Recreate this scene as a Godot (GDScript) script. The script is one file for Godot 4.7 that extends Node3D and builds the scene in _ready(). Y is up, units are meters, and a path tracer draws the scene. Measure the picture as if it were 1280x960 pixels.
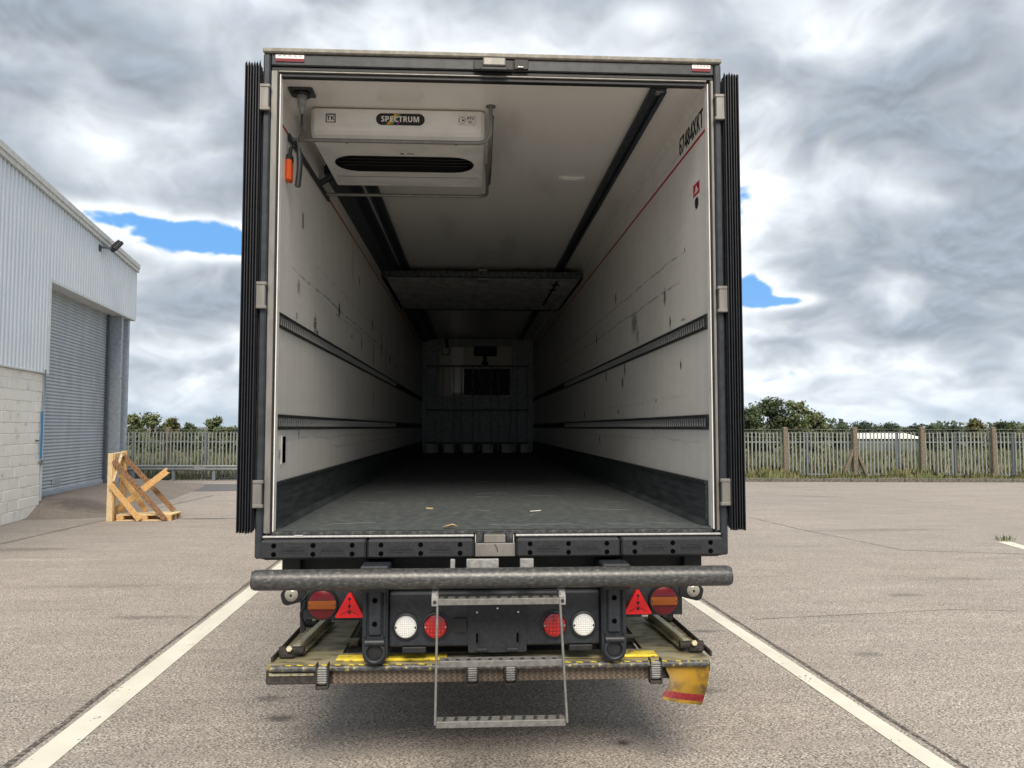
extends Node3D
# A refrigerated trailer standing open in a concrete yard. Units are metres, y is up.
# The camera stands at (0, 1.9, 0); the trailer's rear frame is the plane z = -4.25.

const TRAILER_AT := Vector3(0.128, 0.0, -4.25)
var taken := {}
var M := {}
var rng := RandomNumberGenerator.new()

# ---------------------------------------------------------------- mesh builder
class MB:
	var v := PackedVector3Array()
	var n := PackedVector3Array()
	var uv := PackedVector2Array()
	var uv2 := PackedVector2Array()
	var col := PackedColorArray()
	var color := Color.WHITE
	var use_color := false
	var use_uv2 := false

	func vert(p: Vector3, nn: Vector3, t := Vector2.ZERO, t2 := Vector2.ZERO) -> void:
		v.append(p)
		n.append(nn)
		uv.append(t)
		if use_color:
			col.append(color)
		if use_uv2:
			uv2.append(t2)

	func tri(a: Vector3, b: Vector3, c: Vector3, nn: Vector3) -> void:
		tri3(a, b, c, nn, nn, nn)

	func tri3(a: Vector3, b: Vector3, c: Vector3, na: Vector3, nb: Vector3, nc: Vector3, ta := Vector2.ZERO, tb := Vector2.ZERO, tc := Vector2.ZERO) -> void:
		if (c - a).cross(b - a).dot(na + nb + nc) < 0.0:
			vert(a, na, ta); vert(c, nc, tc); vert(b, nb, tb)
		else:
			vert(a, na, ta); vert(b, nb, tb); vert(c, nc, tc)

	func quad(a: Vector3, b: Vector3, c: Vector3, d: Vector3, nn: Vector3, ta := Vector2(0, 0), tb := Vector2(1, 0), tc := Vector2(1, 1), td := Vector2(0, 1)) -> void:
		tri3(a, b, c, nn, nn, nn, ta, tb, tc)
		tri3(a, c, d, nn, nn, nn, ta, tc, td)

	# a flat quad whose normal is worked out, turned towards «out»
	func face(a: Vector3, b: Vector3, c: Vector3, d: Vector3, out: Vector3) -> void:
		var g := (c - a).cross(b - d)
		if g.length() < 1e-12:
			return
		g = g.normalized()
		if g.dot(out) < 0.0:
			g = -g
		quad(a, b, c, d, g)

	func box(c: Vector3, s: Vector3, bev := 0.0, xf := Transform3D()) -> MB:
		var h := s * 0.5
		var b := minf(bev, minf(h.x, minf(h.y, h.z)) * 0.9)
		var q := h - Vector3(b, b, b)
		for axis in 3:
			var u := (axis + 1) % 3
			var w := (axis + 2) % 3
			for sg: float in [-1.0, 1.0]:
				var nn := Vector3.ZERO
				nn[axis] = sg
				var ps: Array[Vector3] = []
				for k: Array in [[-1, -1], [1, -1], [1, 1], [-1, 1]]:
					var p := Vector3.ZERO
					p[axis] = sg * h[axis]
					p[u] = k[0] * q[u]
					p[w] = k[1] * q[w]
					ps.append(xf * (c + p))
				quad(ps[0], ps[1], ps[2], ps[3], (xf.basis * nn).normalized())
		if b > 0.0:
			for axis in 3:
				var u := (axis + 1) % 3
				var w := (axis + 2) % 3
				for su: float in [-1.0, 1.0]:
					for sw: float in [-1.0, 1.0]:
						var nn := Vector3.ZERO
						nn[u] = su
						nn[w] = sw
						nn = (xf.basis * nn).normalized()
						var ps: Array[Vector3] = []
						for k: Array in [[-1, 0], [1, 0], [1, 1], [-1, 1]]:
							var p := Vector3.ZERO
							p[axis] = k[0] * q[axis]
							p[u] = su * (h[u] if k[1] == 0 else q[u])
							p[w] = sw * (q[w] if k[1] == 0 else h[w])
							ps.append(xf * (c + p))
						quad(ps[0], ps[1], ps[2], ps[3], nn)
			for sx: float in [-1.0, 1.0]:
				for sy: float in [-1.0, 1.0]:
					for sz: float in [-1.0, 1.0]:
						var a := xf * (c + Vector3(sx * h.x, sy * q.y, sz * q.z))
						var bb := xf * (c + Vector3(sx * q.x, sy * h.y, sz * q.z))
						var cc := xf * (c + Vector3(sx * q.x, sy * q.y, sz * h.z))
						tri(a, bb, cc, (xf.basis * Vector3(sx, sy, sz)).normalized())
		return self

	# box given by its two corners
	func span(a: Vector3, b: Vector3, bev := 0.0) -> MB:
		return box((a + b) * 0.5, (b - a).abs(), bev)

	# a board or bar from a to b, w wide (along «side») and t thick
	func bar(a: Vector3, b: Vector3, w: float, t: float, side := Vector3.RIGHT, bev := 0.0) -> MB:
		var f := (b - a).normalized()
		var x := (side - f * side.dot(f)).normalized()
		var y := f.cross(x)
		return box(Vector3.ZERO, Vector3(w, t, a.distance_to(b)), bev, Transform3D(Basis(x, y, f), (a + b) * 0.5))

	# polygon in the xy plane of xf, pulled from z0 to z1
	func prism(poly: PackedVector2Array, z0: float, z1: float, xf := Transform3D()) -> MB:
		var idx := Geometry2D.triangulate_polygon(poly)
		var nz := (xf.basis * Vector3(0, 0, 1)).normalized()
		for i in range(0, idx.size(), 3):
			var a := poly[idx[i]]
			var b := poly[idx[i + 1]]
			var c := poly[idx[i + 2]]
			tri(xf * Vector3(a.x, a.y, z1), xf * Vector3(b.x, b.y, z1), xf * Vector3(c.x, c.y, z1), nz)
			tri(xf * Vector3(a.x, a.y, z0), xf * Vector3(b.x, b.y, z0), xf * Vector3(c.x, c.y, z0), -nz)
		var area := 0.0
		for i in poly.size():
			area += poly[i].cross(poly[(i + 1) % poly.size()])
		for i in poly.size():
			var a := poly[i]
			var b := poly[(i + 1) % poly.size()]
			var e := (b - a)
			if e.length() < 1e-7:
				continue
			var o := Vector2(e.y, -e.x) * signf(area)
			var nn := (xf.basis * Vector3(o.x, o.y, 0)).normalized()
			quad(xf * Vector3(a.x, a.y, z0), xf * Vector3(b.x, b.y, z0), xf * Vector3(b.x, b.y, z1), xf * Vector3(a.x, a.y, z1), nn)
		return self

	# open profile (a line in the xy plane of xf) pulled from z0 to z1; normals to the left of the line
	func sheet(line: PackedVector2Array, z0: float, z1: float, xf := Transform3D(), flip := false) -> MB:
		for i in line.size() - 1:
			var a := line[i]
			var b := line[i + 1]
			var e := (b - a).normalized()
			var o := Vector2(-e.y, e.x) * (-1.0 if flip else 1.0)
			quad(xf * Vector3(a.x, a.y, z0), xf * Vector3(b.x, b.y, z0), xf * Vector3(b.x, b.y, z1), xf * Vector3(a.x, a.y, z1), (xf.basis * Vector3(o.x, o.y, 0)).normalized())
		return self

	func tube(path: PackedVector3Array, r: Variant, seg := 12, caps := true) -> MB:
		var m := path.size()
		var f0 := (path[1] - path[0]).normalized()
		var x := f0.cross(Vector3.UP if absf(f0.y) < 0.9 else Vector3.RIGHT).normalized()
		var rings: Array = []
		for i in m:
			var f := (path[mini(i + 1, m - 1)] - path[maxi(i - 1, 0)]).normalized()
			x = (x - f * x.dot(f)).normalized()
			var y := f.cross(x)
			var rr: float = r[i] if r is Array or r is PackedFloat32Array else r
			var ring: Array = []
			for k in seg + 1:
				var a := TAU * k / seg
				var d := x * cos(a) + y * sin(a)
				ring.append([path[i] + d * rr, d])
			rings.append(ring)
			if caps and (i == 0 or i == m - 1):
				var nn := -f if i == 0 else f
				for k in seg:
					tri(path[i], ring[k][0], ring[k + 1][0], nn)
		for i in m - 1:
			for k in seg:
				var a: Array = rings[i][k]
				var b: Array = rings[i][k + 1]
				var c: Array = rings[i + 1][k + 1]
				var d: Array = rings[i + 1][k]
				tri3(a[0], b[0], c[0], a[1], b[1], c[1])
				tri3(a[0], c[0], d[0], a[1], c[1], d[1])
		return self

	# profile of (radius, height) turned about the y axis of xf
	func lathe(profile: PackedVector2Array, seg := 24, xf := Transform3D()) -> MB:
		for i in profile.size() - 1:
			var a := profile[i]
			var b := profile[i + 1]
			var e := b - a
			if e.length() < 1e-7:
				continue
			var o := Vector2(e.y, -e.x).normalized()
			for k in seg:
				var t0 := TAU * k / seg
				var t1 := TAU * (k + 1) / seg
				var d0 := Vector3(cos(t0), 0, sin(t0))
				var d1 := Vector3(cos(t1), 0, sin(t1))
				var n0 := (xf.basis * (d0 * o.x + Vector3.UP * o.y)).normalized()
				var n1 := (xf.basis * (d1 * o.x + Vector3.UP * o.y)).normalized()
				var p0 := xf * (d0 * a.x + Vector3.UP * a.y)
				var p1 := xf * (d1 * a.x + Vector3.UP * a.y)
				var p2 := xf * (d1 * b.x + Vector3.UP * b.y)
				var p3 := xf * (d0 * b.x + Vector3.UP * b.y)
				if b.x > 1e-6:
					tri3(p0, p2, p3, n0, n1, n0)
				if a.x > 1e-6:
					tri3(p0, p1, p2, n0, n1, n1)
		return self

	func mesh() -> ArrayMesh:
		var arr := []
		arr.resize(Mesh.ARRAY_MAX)
		arr[Mesh.ARRAY_VERTEX] = v
		arr[Mesh.ARRAY_NORMAL] = n
		arr[Mesh.ARRAY_TEX_UV] = uv
		if use_uv2:
			arr[Mesh.ARRAY_TEX_UV2] = uv2
		if use_color:
			arr[Mesh.ARRAY_COLOR] = col
		var m := ArrayMesh.new()
		m.add_surface_from_arrays(Mesh.PRIMITIVE_TRIANGLES, arr)
		return m


# ---------------------------------------------------------------- scene helpers
func numbered(called: String) -> String:
	var k: int = taken.get(called, -1) + 1
	taken[called] = k
	return called if k == 0 else "%s_%03d" % [called, k]


func obj(called: String, shape: Variant, mat: Material, parent: Node = self, at := Vector3.ZERO) -> MeshInstance3D:
	var o := MeshInstance3D.new()
	o.name = numbered(called) if parent == self else called
	o.mesh = shape.mesh() if shape is MB else shape
	o.material_override = mat
	o.position = at
	parent.add_child(o, true)
	return o


func tag(o: Node, label: String, category := "", group := "", kind := "") -> Node:
	if label:
		o.set_meta("label", label)
	if category:
		o.set_meta("category", category)
	if group:
		o.set_meta("group", group)
	if kind:
		o.set_meta("kind", kind)
	return o


func thing(called: String, label: String, category: String, at := Vector3.ZERO, turn := 0.0, group := "") -> Node3D:
	var o := Node3D.new()
	o.name = numbered(called)
	add_child(o)
	o.position = at
	o.rotation.y = turn
	tag(o, label, category, group)
	return o


func struct(called: String, shape: Variant, mat: Material) -> MeshInstance3D:
	var o := obj(called, shape, mat)
	o.set_meta("kind", "structure")
	return o


func stuff(o: Node) -> Node:
	o.set_meta("kind", "stuff")
	return o


func mb() -> MB:
	return MB.new()


func P2(a: Array) -> PackedVector2Array:
	var p := PackedVector2Array()
	for i in range(0, a.size(), 2):
		p.append(Vector2(a[i], a[i + 1]))
	return p


func circle(r: float, seg := 20, c := Vector2.ZERO, a0 := 0.0, a1 := TAU) -> PackedVector2Array:
	var p := PackedVector2Array()
	for k in seg:
		var a := a0 + (a1 - a0) * k / (seg if is_equal_approx(a1 - a0, TAU) else seg - 1)
		p.append(c + Vector2(cos(a), sin(a)) * r)
	return p


func rounded_rect(w: float, h: float, r: float, seg := 5) -> PackedVector2Array:
	var p := PackedVector2Array()
	for q in 4:
		var c := Vector2((w / 2 - r) * (1 if q in [0, 3] else -1), (h / 2 - r) * (1 if q < 2 else -1))
		for k in seg + 1:
			var a := PI / 2 * (q + float(k) / seg)
			p.append(c + Vector2(cos(a), sin(a)) * r)
	return p


# a path through points whose corners are rounded
func bent(pts: Array, r: float, seg := 6) -> PackedVector3Array:
	var out := PackedVector3Array([pts[0]])
	for i in range(1, pts.size() - 1):
		var p: Vector3 = pts[i]
		var a: Vector3 = (pts[i - 1] - p)
		var b: Vector3 = (pts[i + 1] - p)
		var rr := minf(r, minf(a.length(), b.length()) * 0.49)
		a = p + a.normalized() * rr
		b = p + b.normalized() * rr
		for k in seg + 1:
			var t := float(k) / seg
			out.append(a.lerp(p, t).lerp(p.lerp(b, t), t))
	out.append(pts[pts.size() - 1])
	return out


# facing +z at p: local y axis of a lathe points to +z
func facing(p: Vector3, dir := Vector3.BACK) -> Transform3D:
	var y := dir.normalized()
	var x := y.cross(Vector3.UP if absf(y.y) < 0.9 else Vector3.RIGHT).normalized()
	return Transform3D(Basis(x, y, x.cross(y)), p)


func text(called: String, words: String, cap: float, depth: float, mat: Material, xf: Transform3D, parent: Node, bold := true, stretch := 1.0) -> MeshInstance3D:
	var f := SystemFont.new()
	f.font_names = PackedStringArray(["Droid Sans"])
	f.font_weight = 700 if bold else 400
	var t := TextMesh.new()
	t.font = f
	t.text = words
	t.font_size = 48
	t.pixel_size = cap / (48 * 0.714)
	t.depth = depth
	t.curve_step = 1.0
	var o := obj(called, t, mat, parent)
	o.transform = xf * Transform3D(Basis.from_scale(Vector3(stretch, 1, 1)))
	return o


# ---------------------------------------------------------------- materials
func lin(r: float, g: float, b: float) -> Color:
	return Color(r, g, b).linear_to_srgb()


func noise(freq: float, sd: int, oct := 4, type := FastNoiseLite.TYPE_SIMPLEX_SMOOTH, gain := 0.5) -> FastNoiseLite:
	var f := FastNoiseLite.new()
	f.noise_type = type
	f.frequency = freq
	f.seed = sd
	f.fractal_type = FastNoiseLite.FRACTAL_FBM if oct > 1 else FastNoiseLite.FRACTAL_NONE
	f.fractal_octaves = oct
	f.fractal_gain = gain
	return f


# stops: [offset, Color(linear rgb), ...]
func ntex(freq: float, sd: int, stops: Array, size := 512, oct := 4, type := FastNoiseLite.TYPE_SIMPLEX_SMOOTH, gain := 0.5) -> NoiseTexture2D:
	var t := NoiseTexture2D.new()
	t.width = size
	t.height = size
	t.seamless = true
	t.noise = noise(freq, sd, oct, type, gain)
	if stops:
		var g := Gradient.new()
		var offs := PackedFloat32Array()
		var cols := PackedColorArray()
		for i in range(0, stops.size(), 2):
			offs.append(stops[i])
			var c: Color = stops[i + 1]
			cols.append(c.linear_to_srgb())
		g.offsets = offs
		g.colors = cols
		t.color_ramp = g
	return t


func flat(c: Color, rough := 0.6, metal := 0.0) -> StandardMaterial3D:
	var m := StandardMaterial3D.new()
	m.albedo_color = c
	m.roughness = rough
	m.metallic = metal
	return m


# a surface whose colour wanders between stops; «metres» is the size of one texture tile
func surf(stops: Array, metres: float, freq: float, sd: int, rough := 0.6, metal := 0.0, bump := 0.0, stretch := Vector3.ONE, oct := 4, size := 512) -> StandardMaterial3D:
	var m := StandardMaterial3D.new()
	m.albedo_texture = ntex(freq, sd, stops, size, oct)
	m.roughness = rough
	m.metallic = metal
	m.uv1_triplanar = true
	m.uv1_world_triplanar = true
	m.uv1_scale = Vector3.ONE / metres * stretch
	if bump != 0.0:
		m.heightmap_enabled = true
		m.heightmap_texture = ntex(freq * 2.0, sd + 7, [], 512, oct)
		m.heightmap_scale = bump
	return m


func two(a: Color, b: Color) -> Array:
	return [0.25, a, 0.75, b]


func make_materials() -> void:
	M.hole = hole_material()
	M.navy = surf(two(Color(0.0124, 0.0167, 0.0223), Color(0.0260, 0.0322, 0.0397)), .9, .02, 1, .42, .0, .02)
	M.black = surf(two(Color(0.0060, 0.0072, 0.0084), Color(0.0132, 0.0144, 0.0162)), .7, .02, 2, .55)
	M.rubber = surf(two(Color(0.0096, 0.0120, 0.0162), Color(0.0180, 0.0210, 0.0264)), .5, .03, 3, .62, .0, .03)
	M.seal = surf(two(Color(0.0039, 0.0052, 0.0091), Color(0.0091, 0.0117, 0.0175)), .6, .02, 4, .5)
	M.plastic = surf(two(Color(0.0112, 0.0143, 0.0198), Color(0.0192, 0.0236, 0.0304)), .4, .02, 5, .5, .0, .02)
	M.steel = surf(two(Color(0.1860, 0.1798, 0.1674), Color(0.2356, 0.2294, 0.2139)), .5, .015, 6, .42, .4, .0, Vector3(1, .25, 1))
	M.bright = surf(two(Color(.55, .55, .55), Color(.75, .74, .72)), .4, .03, 7, .3, .7)
	M.tube = surf([.2, Color(0.0389, 0.0409, 0.0434), .42, Color(0.0583, 0.0609, 0.0635), .6, Color(0.0713, 0.0733, 0.0745), .76, Color(0.0940, 0.0946, 0.0927), .88, Color(0.1944, 0.1912, 0.1814)], .8, .035, 8, .4, .25, .0, Vector3(.6, 1.4, 1), 6, 1024)
	M.step = surf(two(Color(.13, .13, .125), Color(.19, .188, .18)), .4, .02, 63, .5, .2)
	M.galv = surf(two(Color(.22, .225, .225), Color(.34, .345, .34)), .4, .02, 9, .5, .3, .01)
	M.rail = surf([.2, Color(0.0245, 0.0294, 0.0329), .6, Color(0.0525, 0.0595, 0.0630), .85, Color(0.0980, 0.1050, 0.1085)], .5, .02, 10, .45, .4)
	M.rail_dark = flat(lin(.012, .016, .02), .6)
	M.track = surf(two(Color(0.0120, 0.0165, 0.0255), Color(0.0338, 0.0413, 0.0562)), .8, .015, 11, .4, .2)
	M.roofedge = surf(two(Color(0.1800, 0.1700, 0.1400), Color(0.2600, 0.2500, 0.2150)), .6, .02, 12, .6)
	M.white_body = surf(two(Color(.62, .61, .58), Color(.72, .71, .68)), 1.2, .02, 13, .4)
	M.unit = surf([.2, Color(.70, .69, .65), .5, Color(.78, .77, .73), .9, Color(.82, .81, .77)], 1.1, .012, 14, .38, .0, .0, Vector3(.6, 1, 1))
	M.ceil = surf([.1, Color(.66, .64, .60), .3, Color(.76, .74, .70), .8, Color(.80, .78, .74)], 2.9, .008, 15, .2, .0, .0, Vector3(1, 1, .35), 5)
	M.kick = surf([.2, Color(0.0263, 0.0323, 0.0375), .5, Color(0.0435, 0.0510, 0.0570), .8, Color(0.0638, 0.0720, 0.0772)], 1.0, .014, 16, .5, .15, .0, Vector3(1, 4, .35), 5)
	M.floor = surf([.2, Color(.060, .070, .075), .45, Color(.073, .084, .088), .65, Color(.083, .095, .098), .85, Color(.105, .117, .119)], 2.6, .03, 17, .5, .0, .01, Vector3(1.0, 1, .7), 7, 1024)
	M.bulk = surf(two(Color(0.3162, 0.3584, 0.3689), Color(0.4216, 0.4638, 0.4743)), 1.0, .015, 18, .5)
	M.white_far = surf(two(Color(.80, .77, .68), Color(.86, .83, .74)), .8, .015, 19, .5)
	M.partition = surf([.2, Color(0.4140, 0.4197, 0.4140), .6, Color(0.5520, 0.5577, 0.5462), .8, Color(0.6325, 0.6325, 0.6095)], 1.2, .014, 20, .5, .0, .0, Vector3(1, 1, .4))
	M.red = flat(lin(.42, .012, .025), .5)
	M.ink = flat(lin(.012, .012, .013), .6)
	M.white_print = flat(lin(.78, .77, .74), .5)
	M.orange = surf(two(Color(.68, .085, .010), Color(.80, .12, .018)), .2, .03, 21, .42)
	M.blackgloss = flat(lin(.008, .009, .011), .28)
	# lamps
	M.lamp_red = lens(lin(.60, .006, .010), .16)
	M.lamp_red_dark = flat(lin(.15, .006, .012), .3)
	M.red_base = lens(lin(.30, .004, .006), .2)
	M.white_base = lens(lin(.60, .61, .60), .2)
	M.lamp_amber = flat(lin(.44, .11, .007), .3)
	M.lamp_white = lens(lin(.86, .87, .85), .12)
	M.old_lens = lens(lin(.34, .33, .28), .3)
	M.reflector = flat(lin(.80, .008, .014), .3)
	# tail lift
	M.lift = surf([.16, Color(0.0868, 0.0806, 0.0620), .34, Color(0.1922, 0.1705, 0.1023), .5, Color(0.2728, 0.2387, 0.1302), .66, Color(0.2976, 0.2635, 0.1550), .8, Color(0.2604, 0.2480, 0.1922), .92, Color(0.3720, 0.3472, 0.2790)], 1.1, .008, 23, .55, .0, .02, Vector3(.7, 1, 1.4), 6, 1024)
	M.lift_yellow = surf([.2, Color(.16, .14, .08), .3, Color(.60, .45, .03), .6, Color(.74, .58, .04), .8, Color(.78, .62, .08)], .4, .012, 24, .5, .0, .03, Vector3(.6, 1, 1), 5)
	M.lift_bar = surf([.22, Color(.26, .24, .15), .5, Color(.50, .44, .22), .66, Color(.55, .52, .40), .85, Color(.26, .25, .2)], .3, .014, 25, .5, .2, .03, Vector3.ONE, 5)
	M.lip = surf([.25, Color(.03, .03, .032), .55, Color(.075, .078, .08), .74, Color(.12, .12, .12), .78, Color(.40, .31, .03), .9, Color(.55, .43, .05)], .35, .02, 26, .5, .0, .02, Vector3(.8, 1, 1), 5)
	M.dirty = surf(two(Color(0.0176, 0.0160, 0.0144), Color(0.0440, 0.0384, 0.0320)), .3, .02, 27, .75, .0, .05)
	M.flap = surf([.25, Color(0.0432, 0.0302, 0.0130), .42, Color(0.1440, 0.0850, 0.0086), .58, Color(0.2592, 0.1440, 0.0058), .85, Color(0.3168, 0.1800, 0.0072)], .9, .008, 28, .42, .0, .0, Vector3(1, 1.3, 1), 5)
	M.flap_red = surf(two(Color(.09, .006, .008), Color(.26, .010, .014)), .3, .02, 29, .4)
	M.chevron = chevron_material()
	M.spring = flat(lin(.20, .195, .18), .4, .6)
	# building
	M.clad = surf(two(Color(.665, .72, .775), Color(.72, .77, .815)), 2.0, .008, 30, .45, .0, .0, Vector3(1, .3, 1))
	M.clad_trim = surf(two(Color(.62, .64, .65), Color(.70, .72, .72)), 1.5, .01, 31, .5)
	M.gutter = surf(two(Color(.52, .525, .50), Color(.62, .625, .60)), 1.2, .01, 32, .5)
	M.shutter = surf([.2, Color(.36, .395, .43), .5, Color(.42, .455, .49), .8, Color(.48, .51, .535)], 2.2, .008, 33, .42, .35, .0, Vector3(1, .35, 1), 5)
	M.column = surf(two(Color(0.2800, 0.3220, 0.3710), Color(0.3780, 0.4200, 0.4690)), 1.0, .012, 34, .5)
	M.guide = surf(two(Color(.045, .055, .068), Color(.085, .1, .115)), 1.0, .012, 35, .5)
	for k in 3:
		M["block%d" % k] = surf([.06, Color(.55, .53, .46), .2, Color(.81 - .015 * k, .795 - .015 * k, .73 - .015 * k), .7, Color(.85 - .015 * k, .835 - .015 * k, .78 - .015 * k)], 1.6 + .2 * k, .008, 36 + k, .85, .0, .08, Vector3.ONE, 5)
	M.mortar = surf(two(Color(.66, .64, .58), Color(.78, .76, .70)), .6, .02, 40, .9)
	M.blue = flat(lin(.04, .20, .42), .4)
	M.conduit = flat(lin(.20, .27, .34), .5)
	M.glass_lamp = flat(lin(.55, .55, .52), .15)
	M.roof = surf(two(Color(.20, .21, .21), Color(.28, .29, .29)), 2.0, .01, 41, .7)
	# wood
	M.wood0 = surf([.2, Color(0.4940, 0.3420, 0.1805), .5, Color(0.6175, 0.4655, 0.2755), .8, Color(0.6935, 0.5510, 0.3610)], .5, .02, 42, .75, .0, .03, Vector3(3, .4, 3))
	M.wood1 = surf([.2, Color(.42, .235, .085), .5, Color(.57, .35, .14), .8, Color(.65, .43, .20)], .5, .02, 43, .75, .0, .03, Vector3(2, .7, 2))
	M.wood_dark = surf([.2, Color(.10, .055, .028), .5, Color(.20, .105, .05), .8, Color(.32, .18, .09)], .5, .02, 44, .75, .0, .03, Vector3(1.5, .7, 2))
	M.wood_pale = surf([.2, Color(.46, .31, .15), .6, Color(.62, .47, .27), .8, Color(.70, .56, .36)], .5, .02, 45, .75, .0, .03, Vector3(.5, 2, 2))
	# fence and ground
	M.pale = surf(two(Color(0.2430, 0.2655, 0.2520), Color(0.3420, 0.3690, 0.3510)), 1.0, .03, 46, .55, .35)
	M.fence_post = surf(two(Color(0.1600, 0.1880, 0.2080), Color(0.2160, 0.2480, 0.2640)), .8, .02, 47, .55, .3)
	M.old_post = surf([.2, Color(.085, .068, .048), .5, Color(.15, .125, .092), .8, Color(.22, .19, .14)], .6, .02, 48, .9, .0, .1)
	M.guardrail = surf(two(Color(.19, .21, .215), Color(.30, .32, .32)), 1.5, .02, 49, .5, .4)
	M.kerb = surf(two(Color(.075, .07, .06), Color(.15, .14, .12)), .8, .02, 50, .9, .0, .1)
	M.soil = surf([.25, Color(.06, .068, .026), .5, Color(.105, .10, .048), .75, Color(.15, .13, .08)], 2.4, .015, 51, .95, .0, .3, Vector3.ONE, 5)
	M.field = surf([.25, Color(.060, .078, .028), .5, Color(.10, .11, .045), .75, Color(.15, .145, .08)], 7.0, .01, 52, .95, .0, .0, Vector3.ONE, 5)
	M.asphalt = surf([.2, Color(.075, .078, .082), .5, Color(.105, .108, .112), .8, Color(.15, .15, .15)], .8, .05, 53, .9, .0, .1)
	M.joint = surf([.3, Color(.055, .05, .044), .55, Color(.10, .09, .08), .75, Color(.20, .178, .155)], .7, .03, 54, .9)
	M.paint = paint_material()
	M.concrete = concrete_material()
	M.ramp = M.concrete.duplicate()
	M.ramp.albedo_color = lin(.70, .67, .64)
	M.leaf = leaf_material()
	M.bark = surf(two(Color(.06, .045, .032), Color(.13, .105, .08)), .6, .03, 55, .95)
	M.column_dark = flat(lin(.09, .11, .10), .8)
	M.far_roof = flat(lin(.74, .73, .68), .6)
	M.far_wall = flat(lin(.34, .37, .36), .7)
	M.wall_left = wall_material(0)
	M.wall_right = wall_material(1)


func lens(c: Color, rough: float) -> StandardMaterial3D:
	var m := flat(c, rough)
	m.clearcoat_enabled = true
	m.clearcoat = 0.7
	m.clearcoat_roughness = 0.06
	return m


func leaf_material() -> StandardMaterial3D:
	var m := flat(Color.WHITE, .75)
	m.vertex_color_use_as_albedo = true
	m.backlight_enabled = true
	m.backlight = Color(.35, .38, .2)
	m.cull_mode = BaseMaterial3D.CULL_DISABLED
	return m


func chevron_material() -> StandardMaterial3D:
	# pressed zigzag tread of the tail lift's front edge: albedo wear and relief, one tile is 0.16 m
	var n := 256
	var im := Image.create(n, n, false, Image.FORMAT_RGB8)
	var hm := Image.create(n, n, false, Image.FORMAT_L8)
	var wear := noise(.03, 61, 4)
	for y in n:
		for x in n:
			var zig := absf(fposmod(float(y) / n * 7.0, 1.0) - 0.5) * 2.0
			var s := fposmod(float(x) / n * 5.0 + zig * .34, 1.0)
			var h := smoothstep(.0, .25, s) - smoothstep(.5, .75, s)
			var w := wear.get_noise_2d(x, y) * .5 + .5
			hm.set_pixel(x, y, Color(h, h, h))
			var c := lin(.075 + .04 * w, .057 + .03 * w, .043 + .022 * w) if h < .5 else lin(.115 + .055 * w, .09 + .042 * w, .068 + .03 * w)
			im.set_pixel(x, y, c)
	var m := flat(Color.WHITE, .55, .1)
	m.albedo_texture = ImageTexture.create_from_image(im)
	m.heightmap_enabled = true
	m.heightmap_texture = ImageTexture.create_from_image(hm)
	m.heightmap_scale = .4
	m.uv1_triplanar = true
	m.uv1_world_triplanar = true
	m.uv1_scale = Vector3.ONE / .16
	return m


func paint_material() -> StandardMaterial3D:
	# road paint, worn through in places
	var n := 512
	var im := Image.create(n, n, true, Image.FORMAT_RGBA8)
	var a := noise(.012, 71, 5)
	var b := noise(.10, 72, 3)
	for y in n:
		for x in n:
			var k := a.get_noise_2d(x, y) + .55 * b.get_noise_2d(x, y)
			var g := clampf(.5 + .5 * a.get_noise_2d(x * .5 + 900, y * .5), 0, 1)
			var c := lin(.50 + .16 * g, .487 + .16 * g, .42 + .15 * g)
			c.a = 0.0 if k > .62 else 1.0
			im.set_pixel(x, y, c)
	var m := flat(Color.WHITE, .75)
	m.albedo_texture = ImageTexture.create_from_image(im)
	m.transparency = BaseMaterial3D.TRANSPARENCY_ALPHA_SCISSOR
	m.alpha_scissor_threshold = .5
	m.uv1_triplanar = true
	m.uv1_world_triplanar = true
	m.uv1_scale = Vector3.ONE / 1.7
	return m


func speckle(sd: int) -> NoiseTexture2D:
	return ntex(.20, sd, [.17, Color(.036, .030, .026), .34, Color(.195, .173, .153), .5, Color(.328, .295, .265), .66, Color(.43, .392, .355), .83, Color(.80, .76, .71)], 1024, 3, FastNoiseLite.TYPE_VALUE_CUBIC, .8)


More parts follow.
